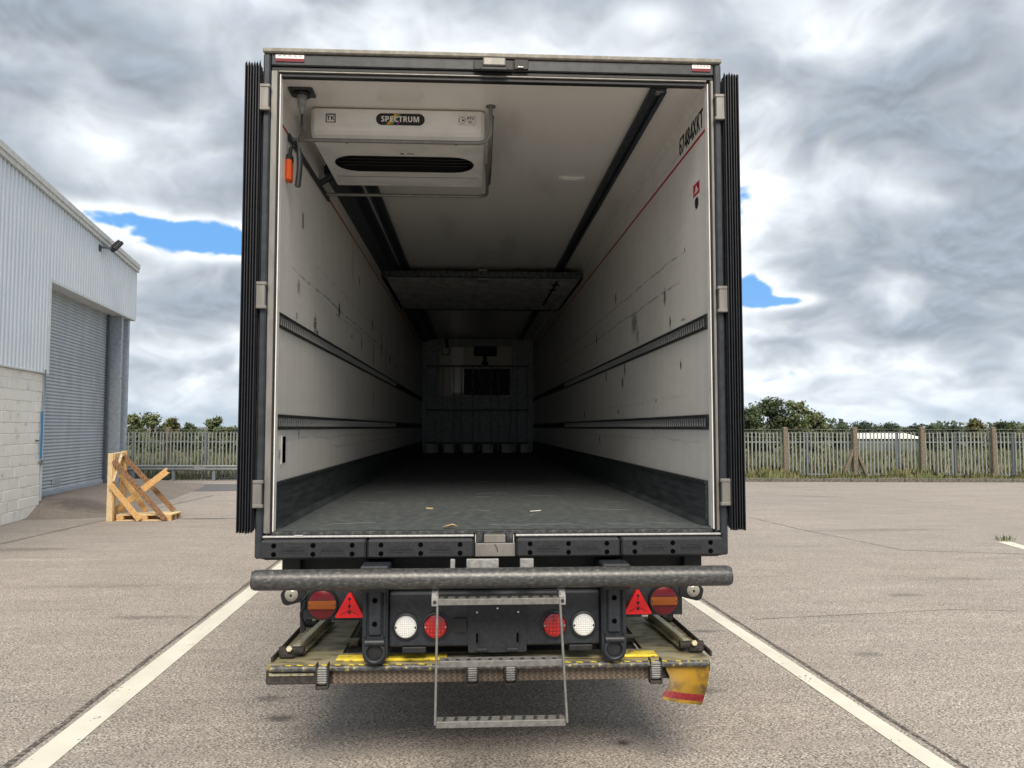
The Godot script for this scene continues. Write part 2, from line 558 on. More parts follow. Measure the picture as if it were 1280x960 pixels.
func concrete_material() -> StandardMaterial3D:
	# fine aggregate on the first layer, stains and wear of the whole yard (48 m) on the second
	var n := 1024
	var im := Image.create(n, n, false, Image.FORMAT_RGB8)
	var a := noise(.006, 81, 5)
	var b := noise(.03, 82, 4)
	var st := noise(.02, 83, 3)
	for y in n:
		for x in n:
			var k := .86 + .11 * a.get_noise_2d(x, y) + .10 * b.get_noise_2d(x * .7, y * 2.4) + .11 * b.get_noise_2d(x * 1.2 + 700, y * 11.0)
			var warm := .015 * st.get_noise_2d(x * .4, y * .4)
			im.set_pixel(x, y, lin(clampf(k + warm, 0, 1), clampf(k - .005, 0, 1), clampf(k - .02 - warm, 0, 1)))
	# oil spots, dark scuffs, a dark streak right of the stand: [x, z, half length, half width, strength]
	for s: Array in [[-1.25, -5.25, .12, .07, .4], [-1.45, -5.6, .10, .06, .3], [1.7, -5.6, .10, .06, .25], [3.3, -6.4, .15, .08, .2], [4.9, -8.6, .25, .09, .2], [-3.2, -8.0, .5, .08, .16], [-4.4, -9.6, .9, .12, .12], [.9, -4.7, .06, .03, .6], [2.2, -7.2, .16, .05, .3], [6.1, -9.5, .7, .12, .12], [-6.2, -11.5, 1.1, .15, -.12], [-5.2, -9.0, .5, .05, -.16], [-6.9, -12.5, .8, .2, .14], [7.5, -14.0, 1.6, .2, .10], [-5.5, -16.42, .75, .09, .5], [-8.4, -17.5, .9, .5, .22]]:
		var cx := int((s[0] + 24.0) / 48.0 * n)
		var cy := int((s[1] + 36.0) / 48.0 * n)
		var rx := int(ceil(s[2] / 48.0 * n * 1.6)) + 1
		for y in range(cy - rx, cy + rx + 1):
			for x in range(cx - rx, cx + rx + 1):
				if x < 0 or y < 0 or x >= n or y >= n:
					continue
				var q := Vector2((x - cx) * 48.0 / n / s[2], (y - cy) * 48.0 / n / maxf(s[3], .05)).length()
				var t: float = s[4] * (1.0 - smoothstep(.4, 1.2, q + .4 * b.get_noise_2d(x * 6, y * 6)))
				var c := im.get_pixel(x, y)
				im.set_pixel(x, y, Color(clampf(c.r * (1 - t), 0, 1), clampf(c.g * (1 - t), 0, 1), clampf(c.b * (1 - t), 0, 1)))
	var m := flat(Color.WHITE, .88)
	m.albedo_texture = speckle(80)
	m.uv1_triplanar = true
	m.uv1_world_triplanar = true
	m.uv1_scale = Vector3.ONE / 1.9
	m.heightmap_enabled = true
	m.heightmap_texture = ntex(.20, 80, [], 1024, 3, FastNoiseLite.TYPE_VALUE_CUBIC, .8)
	m.heightmap_scale = .08
	m.detail_enabled = true
	m.detail_blend_mode = BaseMaterial3D.BLEND_MODE_MUL
	m.detail_uv_layer = BaseMaterial3D.DETAIL_UV_2
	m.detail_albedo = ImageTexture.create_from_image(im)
	return m


func wall_material(side: int) -> StandardMaterial3D:
	# white laminate of the load space with drips, scuff lines and knocks; u runs 13 m from the rear, v down from the ceiling 2.545 m
	var w := 2048
	var h := 512
	var im := Image.create(w, h, false, Image.FORMAT_RGB8)
	var drip := noise(.02, 91 + side, 4)
	var blot := noise(.006, 93 + side, 5)
	var grain := noise(.05, 95 + side, 4)
	var thin := noise(.25, 97 + side, 2)
	for y in h:
		for x in w:
			var k := .85 + .045 * blot.get_noise_2d(x, y) + .035 * drip.get_noise_2d(x * 2.2, y * .06) + .035 * grain.get_noise_2d(x * .35, y)
			k -= .11 * maxf(0, thin.get_noise_2d(x * .08, y) - .45) + .09 * maxf(0, thin.get_noise_2d(x * .7 + 400, y * .04) - .4)
			im.set_pixel(x, y, lin(k, k * .975, k * .925))
	var spot := noise(.35, 99 + side, 3)
	# long scuff lines left by load: [height, from, to, strength]
	var lines: Array = [[2.885, .5, 12.5, .5], [2.83, 2.0, 9.0, .22], [3.05, 1.2, 7.5, .16], [1.83, .4, 8.0, .18], [1.75, 2.0, 12.0, .2]] if side == 0 else [[3.04, .55, 8.5, .42], [2.865, .7, 9.0, .42], [2.10, .5, 4.0, .12], [1.82, .3, 9.0, .16], [2.62, 1.5, 7.0, .12], [3.72, .3, 1.1, .25]]
	for l: Array in lines:
		for x in range(int(l[1] / 13.0 * w), int(l[2] / 13.0 * w)):
			var wob := grain.get_noise_2d(x * .12, l[0] * 900.0)
			var yc: float = (3.88 - l[0] + wob * .02) / 2.545 * h
			var s: float = l[3] * clampf(.55 + 1.1 * drip.get_noise_2d(x * 1.3, l[0] * 300.0), 0, 1)
			for y in range(int(yc) - 2, int(yc) + 4):
				if y >= 0 and y < h:
					darken(im, x, y, s * exp(-pow((y - yc) / 1.2, 2.0)))
	# knocks and smudges: [z from rear, height, half length, half height, strength]
	var knocks: Array = [[.67, 2.8, .05, .06, .35], [3.3, 3.34, .04, .05, .7], [2.18, 2.88, .05, .07, .85], [1.2, 2.63, .06, .07, .6], [1.28, 2.58, .05, .03, .6], [4.31, 3.04, .05, .08, .7], [3.49, 2.75, .05, .08, .5], [4.43, 2.71, .04, .14, .6], [6.15, 2.81, .1, .08, .5], [2.86, 2.74, .05, .02, .5], [.63, 2.61, .03, .03, .4], [7.05, 2.78, .1, .04, .5], [.74, 1.86, .02, .04, .5], [2.87, 3.44, .015, .25, .5], [4.47, 2.22, .03, .1, .6], [.25, 1.74, .03, .05, .5], [5.2, 2.9, .06, .2, .45], [5.7, 2.8, .05, .25, .4]] if side == 0 else [[2.95, 3.13, .04, .06, .75], [1.09, 2.83, .035, .07, .7], [2.12, 2.78, .13, .11, .42], [.95, 2.63, .025, .05, .75], [2.55, 2.42, .04, .08, .6], [2.65, 2.31, .05, .06, .7], [3.5, 2.42, .04, .06, .7], [.69, 2.31, .02, .035, .85], [2.87, 2.05, .04, .03, .6], [3.92, 1.77, .03, .05, .8], [4.1, 2.87, .05, .07, .6], [5.03, 2.06, .05, .05, .6], [1.38, 2.1, .02, .02, .5], [.57, 3.05, .012, .012, .9], [2.0, 2.66, .06, .08, .3], [.62, 2.6, .06, .012, .4]]
	for q: Array in knocks:
		var cx: float = q[0] / 13.0 * w
		var cy: float = (3.88 - q[1]) / 2.545 * h
		var rx: float = maxf(q[2] / 13.0 * w, 1.2)
		var ry: float = maxf(q[3] / 2.545 * h, 1.2)
		for y in range(int(cy - ry * 1.5), int(cy + ry * 1.5) + 1):
			for x in range(int(cx - rx * 1.5), int(cx + rx * 1.5) + 1):
				if x < 0 or y < 0 or x >= w or y >= h:
					continue
				var d := Vector2((x - cx) / rx, (y - cy) / ry).length() + .9 * spot.get_noise_2d(x, y * .7)
				darken(im, x, y, q[4] * (1.0 - smoothstep(.45, .95, d)))
	im.generate_mipmaps()
	var m := flat(Color.WHITE, .27)
	m.albedo_texture = ImageTexture.create_from_image(im)
	return m


func darken(im: Image, x: int, y: int, s: float) -> void:
	var c := im.get_pixel(x, y)
	im.set_pixel(x, y, Color(c.r * (1 - .8 * s), c.g * (1 - .8 * s), c.b * (1 - .78 * s)))


# ---------------------------------------------------------------- sky
var n_big := noise(.11, 501, 4)
var n_mid := noise(.34, 502, 7, FastNoiseLite.TYPE_SIMPLEX_SMOOTH, .5)
var n_puff := puffs(1.0, 505)
var n_fine := noise(2.3, 503, 4)
var n_warp := noise(.5, 504, 3)
# places where the cover is thinner or thicker: [azimuth, height, half width, half height in degrees, change]
var cover_spots := [[-20.5, 13.0, 7.0, 1.25, -1.5], [-15.5, 12.6, 5.0, .95, -1.3], [-25.0, 13.9, 3.5, .75, -1.1], [20.2, 9.7, 1.8, 1.0, -1.7], [22.6, 8.8, 2.3, .5, -1.4], [13.4, 28.2, 2.6, 1.0, -.62], [8.0, 27.5, 10.0, 4.0, -.30], [-4.0, 27.8, 9.0, 2.4, -.25], [19.0, 14.5, 4.0, 5.0, -.30], [30.0, 19.0, 9.0, 3.5, .55], [31.5, 12.6, 5.0, 2.0, .35], [24.0, 25.5, 4.0, 2.2, -.25], [-25.0, 23.0, 9.0, 4.5, .42], [-15.0, 20.0, 6.0, 3.5, .25], [-19.0, 8.2, 7.0, 1.8, .35], [27.0, 6.0, 8.0, .8, .3], [26.0, 3.8, 9.0, .5, -.25]]


func puffs(freq: float, sd: int) -> FastNoiseLite:
	var f := noise(freq, sd, 4, FastNoiseLite.TYPE_CELLULAR, .55)
	f.cellular_distance_function = FastNoiseLite.DISTANCE_EUCLIDEAN
	f.cellular_return_type = FastNoiseLite.RETURN_DISTANCE
	return f


func heap(q: Vector2) -> float:
	return .78 * n_mid.get_noise_2d(q.x, q.y) - .55 * (n_puff.get_noise_2d(q.x, q.y) + .55)


func sky_color(az: float, el: float) -> Color:
	var d := Vector3(sin(az) * cos(el), sin(el), -cos(az) * cos(el))
	if el < 0.0:
		return Color(.17, .155, .135)
	var ad := rad_to_deg(az)
	var ed := rad_to_deg(el)
	var k := 1.0 / (d.y + .42)
	var p := Vector2(d.x, d.z) * k * 9.0
	var q := p + Vector2(n_warp.get_noise_2d(p.x * .6, p.y * .6), n_warp.get_noise_2d(p.x * .6 + 77.0, p.y * .6 + 31.0)) * .55
	var big := n_big.get_noise_2d(q.x * 1.1, q.y * 1.1)
	var h := heap(q)
	var fine := n_fine.get_noise_2d(q.x, q.y)
	var t := .92 + .66 * big + h + .12 * fine
	for s: Array in cover_spots:
		var u: float = (ad - s[0]) / s[2]
		var v: float = (ed - s[1]) / s[3]
		var r := u * u + v * v
		if r < 4.0:
			t += s[4] * exp(-r * 1.1)
	# clear air: deep blue above, pale near the horizon
	var blue := Color(.115, .315, .66).lerp(Color(.34, .53, .74), exp(-ed / 6.0))
	# cloud: thin rims and sunlit tops are white, thick bellies are grey
	var over := heap(q - q.normalized() * .13)
	var lit := clampf(.5 + (h - over) * 2.2, 0.0, 1.0)
	var thick := smoothstep(.05, 1.5, t)
	var cloud := Color(.85, .885, .92).lerp(Color(.29, .335, .39), thick)
	cloud = cloud * (.76 + .40 * lit + .09 * fine)
	cloud = cloud.lerp(Color(.47, .57, .67), .55 * exp(-ed / 2.6))
	var cover := smoothstep(-.14, .22, t + .16 * fine)
	var c := blue.lerp(cloud, cover)
	return Color(c.r, c.g, c.b)


func make_sky() -> ImageTexture:
	var low := Image.create(1024, 512, false, Image.FORMAT_RGBF)
	for y in 512:
		var el := PI / 2 - PI * (y + .5) / 512
		if el < -.02:
			low.fill_rect(Rect2i(0, y, 1024, 512 - y), sky_color(0, -1))
			break
		for x in 1024:
			var az := TAU * (x + .5) / 1024
			low.set_pixel(x, y, sky_color(az if az < PI else az - TAU, el))
	low.resize(4096, 2048, Image.INTERPOLATE_BILINEAR)
	# the part that the photograph shows, worked out finely
	var x0 := int(4096 * 50.0 / 360.0)
	for y in range(int(2048 * 44.0 / 180.0), 1030):
		var el := PI / 2 - PI * (y + .5) / 2048
		for x in range(-x0, x0):
			low.set_pixel(posmod(x, 4096), y, sky_color(TAU * (x + .5) / 4096, el))
	return ImageTexture.create_from_image(low)


func hole_material() -> StandardMaterial3D:
	var m := flat(lin(.0025, .0025, .003), 1.0)
	m.specular_mode = BaseMaterial3D.SPECULAR_DISABLED
	return m

# ---------------------------------------------------------------- the scene
func _ready() -> void:
	rng.seed = 20240
	# camera: 53 degrees high, turned 3 degrees to the right and 3.2 degrees up
	var cam := Camera3D.new()
	cam.name = "camera"
	cam.fov = 53.035
	cam.near = 0.05
	cam.far = 2000.0
	add_child(cam)
	cam.position = Vector3(0, 1.9, 0)
	cam.rotation_degrees = Vector3(3.213, -2.971, 0)
	cam.current = true
	# sky, air and exposure
	var we := WorldEnvironment.new()
	we.name = "world_environment"
	var env := Environment.new()
	env.background_mode = Environment.BG_SKY
	var sky := Sky.new()
	var pano := PanoramaSkyMaterial.new()
	pano.panorama = make_sky()
	sky.sky_material = pano
	env.sky = sky
	env.background_energy_multiplier = 0.81
	env.tonemap_mode = Environment.TONE_MAPPER_LINEAR
	env.tonemap_exposure = 1.75
	env.sdfgi_enabled = true
	env.ssao_enabled = true
	env.ssil_enabled = true
	we.environment = env
	add_child(we)
	# the sun, veiled by cloud, behind the camera
	var sun := DirectionalLight3D.new()
	sun.name = "sun"
	sun.light_energy = 0.92
	sun.light_angular_distance = 30.0
	sun.light_color = Color(1.0, .95, .88)
	sun.shadow_enabled = true
	add_child(sun)
	sun.look_at_from_position(Vector3.ZERO, Vector3(-.04, -1.0, -.92))
	make_materials()
	build_ground()
	build_warehouse()
	build_fences()
	build_trees()
	build_far_shed()
	build_trailer()
	build_stand()
	build_small_things()

# ---------------------------------------------------------------- ground, kerb, markings
const YARD := Rect2(-24, -36, 48, 48)       # x, z, width, depth of one tile of the stain map


func sheet_xz(pts: PackedVector2Array, y: float) -> MB:
	var m := mb()
	var idx := Geometry2D.triangulate_polygon(pts)
	for i in range(0, idx.size(), 3):
		m.tri(Vector3(pts[idx[i]].x, y, pts[idx[i]].y), Vector3(pts[idx[i + 1]].x, y, pts[idx[i + 1]].y), Vector3(pts[idx[i + 2]].x, y, pts[idx[i + 2]].y), Vector3.UP)
	return m


func kerb_z(x: float) -> float:
	return -27.15 + .085 * (x - 3.0)


func build_ground() -> void:
	# the yard's concrete
	var m := mb()
	m.use_uv2 = true
	var nx := 24
	for i in nx:
		var xa := lerpf(-70, 70, float(i) / nx)
		var xb := lerpf(-70, 70, float(i + 1) / nx)
		var q := [Vector3(xa, 0, kerb_z(xa) - .05), Vector3(xb, 0, kerb_z(xb) - .05), Vector3(xb, 0, 60), Vector3(xa, 0, 60)]
		for t: Array in [[0, 1, 2], [0, 2, 3]]:
			for k: int in t:
				var p: Vector3 = q[k]
				m.vert(p, Vector3.UP, Vector2.ZERO, Vector2((p.x + 24.0) / 48.0, (p.z + 36.0) / 48.0))
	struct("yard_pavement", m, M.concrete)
	# fields beyond the fence fall away towards the trees
	var f := mb()
	var zs := [-27.0, -30.0, -36.0, -45.0, -60.0, -90.0, -140.0, -300.0, -900.0]
	var ys := [.03, -.02, -.10, -.25, -.45, -.8, -1.2, -2.2, -4.5]
	var fx := 12
	for k in zs.size() - 1:
		for i in fx:
			var sp0 := 80.0 + absf(zs[k]) * 1.2
			var sp1 := 80.0 + absf(zs[k + 1]) * 1.2
			var a0 := -1.0 + 2.0 * i / fx
			var a1 := -1.0 + 2.0 * (i + 1) / fx
			var g := func(a: float, sp: float, kk: int) -> Vector3:
				var x := a * sp
				return Vector3(x, ys[kk], (kerb_z(x) - .1) if kk == 0 else minf(zs[kk], kerb_z(x) - .2 - kk))
			f.face(g.call(a0, sp0, k), g.call(a1, sp0, k), g.call(a1, sp1, k + 1), g.call(a0, sp1, k + 1), Vector3.UP)
	struct("field", f, M.field)
	# kerb with its joints, and the strip of soil behind it
	var kb := mb()
	var x := -1.0
	var cuts: Array[float] = []
	x = 4.0
	while x < 40.0:
		cuts.append(x)
		x += .915
	for c in cuts:
		var a := Vector3(c + .006, 0, kerb_z(c))
		var b := Vector3(c + .909, 0, kerb_z(c + .915))
		var dy := rng.randf_range(-.012, .012)
		kb.bar(a + Vector3(0, .045 + dy, 0), b + Vector3(0, .045 + dy, 0), .13, .15, Vector3.BACK, .02)
	var k := struct("kerb", kb, M.kerb)
	k.set_meta("kind", "structure")
	var so := mb()
	for i in 40:
		var xa := lerpf(-40, 40, i / 40.0)
		var xb := lerpf(-40, 40, (i + 1) / 40.0)
		so.face(Vector3(xa, .035, kerb_z(xa) - .05), Vector3(xb, .035, kerb_z(xb) - .05), Vector3(xb, .055, kerb_z(xb) - 2.6), Vector3(xa, .055, kerb_z(xa) - 2.6), Vector3.UP)
	struct("soil_ground", so, M.soil)
	# asphalt making-good in front of the left fence
	struct("asphalt_path", sheet_xz(P2([-13.0, -26.4, -4.5, -26.2, -4.3, -24.0, -7.6, -23.4, -13.0, -23.2]), .004), M.asphalt)
	# painted bay lines, one on each side of the trailer, and one further to the right
	for l: Array in [[-2.21, 6.0, -2.70, -16.0, .185], [3.14, 6.0, 2.04, -16.0, .14]]:
		var d := Vector2(l[2] - l[0], l[3] - l[1]).normalized()
		var o: Vector2 = Vector2(d.y, -d.x) * l[4] * .5
		var a := Vector2(l[0], l[1])
		var b := Vector2(l[2], l[3])
		struct("road_marking", sheet_xz(PackedVector2Array([a + o, b + o, b - o, a - o]), .004), M.paint)
	struct("road_marking", sheet_xz(P2([8.70, -12.45, 8.92, -12.45, 8.35, -9.0, 8.13, -9.0]), .004), M.paint)
	# joints between the concrete bays: sealed strips
	var joints: Array = [[[-2.37, 6.0], [-2.60, -4.5], [-2.70, -9.0], [-2.86, -16.0], .036], [[3.29, 6.0], [2.76, -4.3], [2.53, -8.9], [2.18, -16.0], .032], [[-7.73, -8.0], [-7.66, -13.0], [-7.50, -16.3], [-7.2, -22.0], .045], [[4.2, -18.5], [5.83, -16.35], [6.1, -14.2], [6.67, -11.7], [8.25, -11.25], [13, -10.6], .018], [[5.5, -23.5], [11.07, -19.7], [12.3, -16.6], [14, -12.5], .02], [[2.6, -19.8], [9.0, -21.0], [22.0, -20.4], .012], [[1.5, -24.6], [10.0, -24.0], [26.0, -23.2], .014], [[-12.0, -19.6], [-6.0, -20.2], [-1.5, -20.0], .012], [[2.8, -7.6], [5.0, -7.9], [9.5, -7.2], .008]]
	for j: Array in joints:
		var w: float = j[j.size() - 1]
		var left := PackedVector2Array()
		var right := PackedVector2Array()
		for i in j.size() - 2:
			var a := Vector2(j[i][0], j[i][1])
			var b := Vector2(j[i + 1][0], j[i + 1][1])
			var steps := maxi(2, int(a.distance_to(b) / .25))
			var nn := (b - a).normalized().orthogonal()
			for s in steps + (1 if i == j.size() - 3 else 0):
				var p := a.lerp(b, float(s) / steps)
				var ww := w * rng.randf_range(.35, .75)
				var sh := rng.randf_range(-.15, .15) * w
				left.append(p + nn * (ww + sh))
				right.append(p - nn * (ww - sh))
		right.reverse()
		left.append_array(right)
		struct("pavement_joint", sheet_xz(left, .0025), M.joint)
	# ramp of concrete up to the warehouse door
	var r := mb()
	r.use_uv2 = true
	var W0 := Vector3(-9.066, 0, -15.432)
	var WD := Vector3(-.14236, 0, -.98981)
	var WN := Vector3(.98981, 0, -.14236)
	var ns := 40
	var nd := 16
	var hh := func(s: float, d: float) -> float:
		var e := smoothstep(.9, 2.15, s) * (1.0 - smoothstep(8.6, 12.0, s))
		return .345 * e * (1.0 - smoothstep(.0, 1.0, (d - .25) / 1.9)) - .012
	for i in ns:
		for j in nd:
			var c: Array = []
			for o: Array in [[0, 0], [1, 0], [1, 1], [0, 1]]:
				var s := lerpf(.6, 12.0, float(i + o[0]) / ns)
				var d := lerpf(-.45, 2.3, float(j + o[1]) / nd)
				var p := W0 + WD * s + WN * d
				p.y = hh.call(s, d)
				c.append(p)
			var nn: Vector3 = (c[2] - c[0]).cross(c[1] - c[3]).normalized()
			if nn.y < 0:
				nn = -nn
			for q: int in [0, 1, 2, 0, 2, 3]:
				var p: Vector3 = c[q]
				r.vert(p, nn, Vector2.ZERO, Vector2((p.x + 24.0) / 48.0, (p.z + 36.0) / 48.0))
	struct("loading_ramp_pavement", r, M.ramp)


# ---------------------------------------------------------------- warehouse
func build_warehouse() -> void:
	# local axes: x runs along the wall away from the camera, y up, z out of the wall
	var o := thing("warehouse", "pale grey corrugated warehouse with cream block base and grey roller shutter", "building", Vector3(-9.066, 0, -15.432), PI / 2 + deg_to_rad(8.185))
	var xf := Transform3D.IDENTITY
	var top := func(s: float) -> float: return 7.215 - .0451 * s
	# corrugated cladding: one folded sheet over the door and one over the blocks
	var prof := func(s0: float, s1: float, ybot: float, tip: float) -> MB:
		var c := mb()
		var pitch := .172
		var s := s0
		var fold := [[0.0, .0], [.045, .0], [.064, .042], [.122, .042], [.141, .0], [.172, .0]]
		while s < s1 - .001:
			for k in fold.size() - 1:
				var a: float = minf(s + fold[k][0], s1)
				var b: float = minf(s + fold[k + 1][0], s1)
				if b - a < .0005:
					continue
				var za: float = tip + fold[k][1]
				var zb: float = tip + fold[k + 1][1]
				var ya: float = top.call(a) - .1
				var yb: float = top.call(b) - .1
				c.face(Vector3(a, ybot, za), Vector3(b, ybot, zb), Vector3(b, yb, zb), Vector3(a, ya, za), Vector3(-(zb - za), 0, b - a))
			s += pitch
		return c
	obj("cladding_wall", prof.call(-8.0, 1.83, 3.10, .03), M.clad, o)
	obj("cladding_wall", prof.call(1.83, 8.33, 5.17, .03), M.clad, o)
	# inner leaf so that the sheet has something behind it, far end wall, roof
	obj("inner_wall", mb().span(Vector3(-8, 0, -.18), Vector3(1.78, 3.06, -.14)).span(Vector3(-8, 3.1, -.2), Vector3(1.80, 6.75, .02)).span(Vector3(1.83, 5.2, -.2), Vector3(8.3, 6.70, .02)), M.clad_trim, o)
	obj("end_wall", mb().span(Vector3(8.18, .0, -20.0), Vector3(8.33, 6.68, -.36)), M.clad, o)
	var rf := mb()
	rf.face(Vector3(-8.2, top.call(-8.2) - .03, .1), Vector3(8.44, top.call(8.44) - .03, .1), Vector3(8.44, top.call(8.44) - .03, -20), Vector3(-8.2, top.call(-8.2) - .03, -20), Vector3.UP)
	rf.face(Vector3(-8.2, top.call(-8.2) - .10, .1), Vector3(8.44, top.call(8.44) - .10, .1), Vector3(8.44, top.call(8.44) - .10, -20), Vector3(-8.2, top.call(-8.2) - .10, -20), Vector3.DOWN)
	obj("roof", rf, M.roof, o)
	# verge trim along the top of the wall, in two steps
	var vg := mb()
	for st: Array in [[.0, -.13, .078, .15], [-.13, -.235, .076, .125]]:
		var a0 := Vector3(-8.3, top.call(-8.3) + st[0], st[2])
		var b0 := Vector3(8.44, top.call(8.44) + st[0], st[2])
		var dz := Vector3(0, 0, st[3] - st[2])
		var dy := Vector3(0, st[1] - st[0], 0)
		vg.face(a0 + dz, b0 + dz, b0 + dz + dy, a0 + dz + dy, Vector3.BACK)
		vg.face(a0, b0, b0 + dz, a0 + dz, Vector3.UP)
		vg.face(a0 + dy, b0 + dy, b0 + dz + dy, a0 + dz + dy, Vector3.DOWN)
		vg.face(b0, b0 + dz, b0 + dz + dy, b0 + dy, Vector3.RIGHT)
	obj("verge_trim", vg, M.gutter, o)
	obj("corner_trim", mb().span(Vector3(8.30, 5.15, -.3), Vector3(8.40, 6.68, .075), .008), M.clad_trim, o)
	# bottom trims: drip over the blocks, head over the door with its deep soffit
	obj("drip_trim", mb().span(Vector3(-8, 3.06, -.02), Vector3(1.78, 3.10, .085), .006), M.clad_trim, o)
	obj("door_head", mb().span(Vector3(1.83, 5.10, -.40), Vector3(8.36, 5.17, .075), .006), M.clad_trim, o)
	obj("door_jamb", mb().span(Vector3(1.785, 3.06, -.34), Vector3(1.91, 5.15, .08), .006).span(Vector3(1.81, .30, -.34), Vector3(1.91, 3.06, .012), .006), M.clad_trim, o)
	# block base: painted concrete blocks laid in half bond
	var bh := .2215
	for k in 14:
		var y0 := k * bh
		var s := -2.6 + (.0 if k % 2 == 0 else .2225)
		while s < 1.78:
			var e := minf(s + .437, 1.78)
			if e - s > .05:
				var g := rng.randf_range(-.006, .004)
				var b := mb().span(Vector3(s + .003, y0 + .003, -.10), Vector3(e - .003, minf(y0 + bh - .005, 3.055), .012 + g), .011)
				obj("block", b, M["block%d" % rng.randi_range(0, 2)], o)
			s += .445
	obj("mortar", mb().span(Vector3(-2.6, 0, -.13), Vector3(1.775, 3.05, .0)), M.mortar, o)
	obj("block_wall", mb().span(Vector3(-8, 0, -.13), Vector3(-2.605, 3.055, .01)), M.block0, o)
	# roller shutter: one curtain of rolled slats, its guides, bottom rail and box
	var line := PackedVector2Array()
	var y := .40
	while y < 5.12:
		for q: Array in [[.0, .0], [.010, .004], [.018, .016], [.032, .024], [.048, .024], [.062, .016], [.070, .004]]:
			line.append(Vector2(q[1], y + q[0]))
		y += .080
	var sh := mb()
	for i in line.size() - 1:
		sh.face(Vector3(1.91, line[i].y, -.33 + line[i].x), Vector3(7.02, line[i].y, -.33 + line[i].x), Vector3(7.02, line[i + 1].y, -.33 + line[i + 1].x), Vector3(1.91, line[i + 1].y, -.33 + line[i + 1].x), Vector3(0, -(line[i + 1].x - line[i].x), line[i + 1].y - line[i].y))
	var shut := obj("roller_shutter", sh, M.shutter, o)
	obj("bottom_rail", mb().span(Vector3(1.92, .315, -.345), Vector3(7.01, .425, -.288), .012), M.column, shut)
	obj("pull_plate", mb().span(Vector3(3.35, .55, -.31), Vector3(3.9, .70, -.300), .003), M.shutter, shut)
	obj("guide", mb().span(Vector3(6.98, .30, -.37), Vector3(7.10, 5.10, -.25), .006).span(Vector3(7.10, .3, -.36), Vector3(7.26, 5.10, -.30), .006), M.guide, o)
	obj("column", mb().span(Vector3(7.30, .0, -.30), Vector3(7.42, 5.10, .0), .008).span(Vector3(7.42, .0, -.17), Vector3(8.06, 5.10, -.13)).span(Vector3(7.96, .0, -.30), Vector3(8.10, 5.10, -.005), .008), M.column, o)
	obj("column_bolt", mb().span(Vector3(7.34, 3.3, .0), Vector3(7.38, 3.34, .012), .003), M.guide, o)
	# cable and pipe beside the door, with a hasp
	obj("conduit", mb().tube(bent([Vector3(1.66, 3.14, .10), Vector3(1.72, 3.03, .07), Vector3(1.81, 2.75, .05), Vector3(1.74, 2.35, .05), Vector3(1.70, 2.22, .05)], .12), .018, 8), M.conduit, o)
	obj("water_pipe", mb().tube(PackedVector3Array([Vector3(1.70, 2.24, .05), Vector3(1.695, 1.22, .05)]), .024, 10), M.blue, o)
	obj("hasp", mb().span(Vector3(1.64, 1.13, .02), Vector3(1.85, 1.17, .04), .004).span(Vector3(1.76, 1.08, .03), Vector3(1.82, 1.2, .06), .008), M.galv, o)
	obj("wall_bracket", mb().span(Vector3(1.48, 1.60, .01), Vector3(1.60, 1.63, .045), .004), M.guide, o)
	# floodlight under the verge
	var p := o.transform * Vector3(5.06, 6.60, .06)
	var l := thing("floodlight", "small black floodlight on a bracket under the warehouse roof edge", "lamp", p, PI / 2 + deg_to_rad(8.185))
	var tl := Transform3D(Basis.from_euler(Vector3(deg_to_rad(38), deg_to_rad(30), 0)), Vector3(.20, .08, .34))
	obj("bracket", mb().bar(Vector3(-.05, -.12, .0), Vector3(-.05, .06, .0), .10, .05, Vector3.RIGHT, .006).bar(Vector3(-.03, .0, .0), Vector3(.14, .02, .26), .05, .04, Vector3.UP, .006), M.guide, l)
	var h := obj("housing", mb().box(Vector3.ZERO, Vector3(.36, .30, .10), .02, tl), M.black, l)
	for c: Array in [[-.085, .065], [.085, .065], [-.085, -.065], [.085, -.065]]:
		obj("glass", mb().box(Vector3(c[0], c[1], .054), Vector3(.13, .10, .012), .01, tl), M.glass_lamp, h)
	for k in 5:
		obj("cooling_fin", mb().box(Vector3(-.14 + .07 * k, 0, -.075), Vector3(.012, .26, .06), .0, tl), M.black, h)


# ---------------------------------------------------------------- fences
func fence_z(x: float) -> float:
	return kerb_z(x) - 1.05


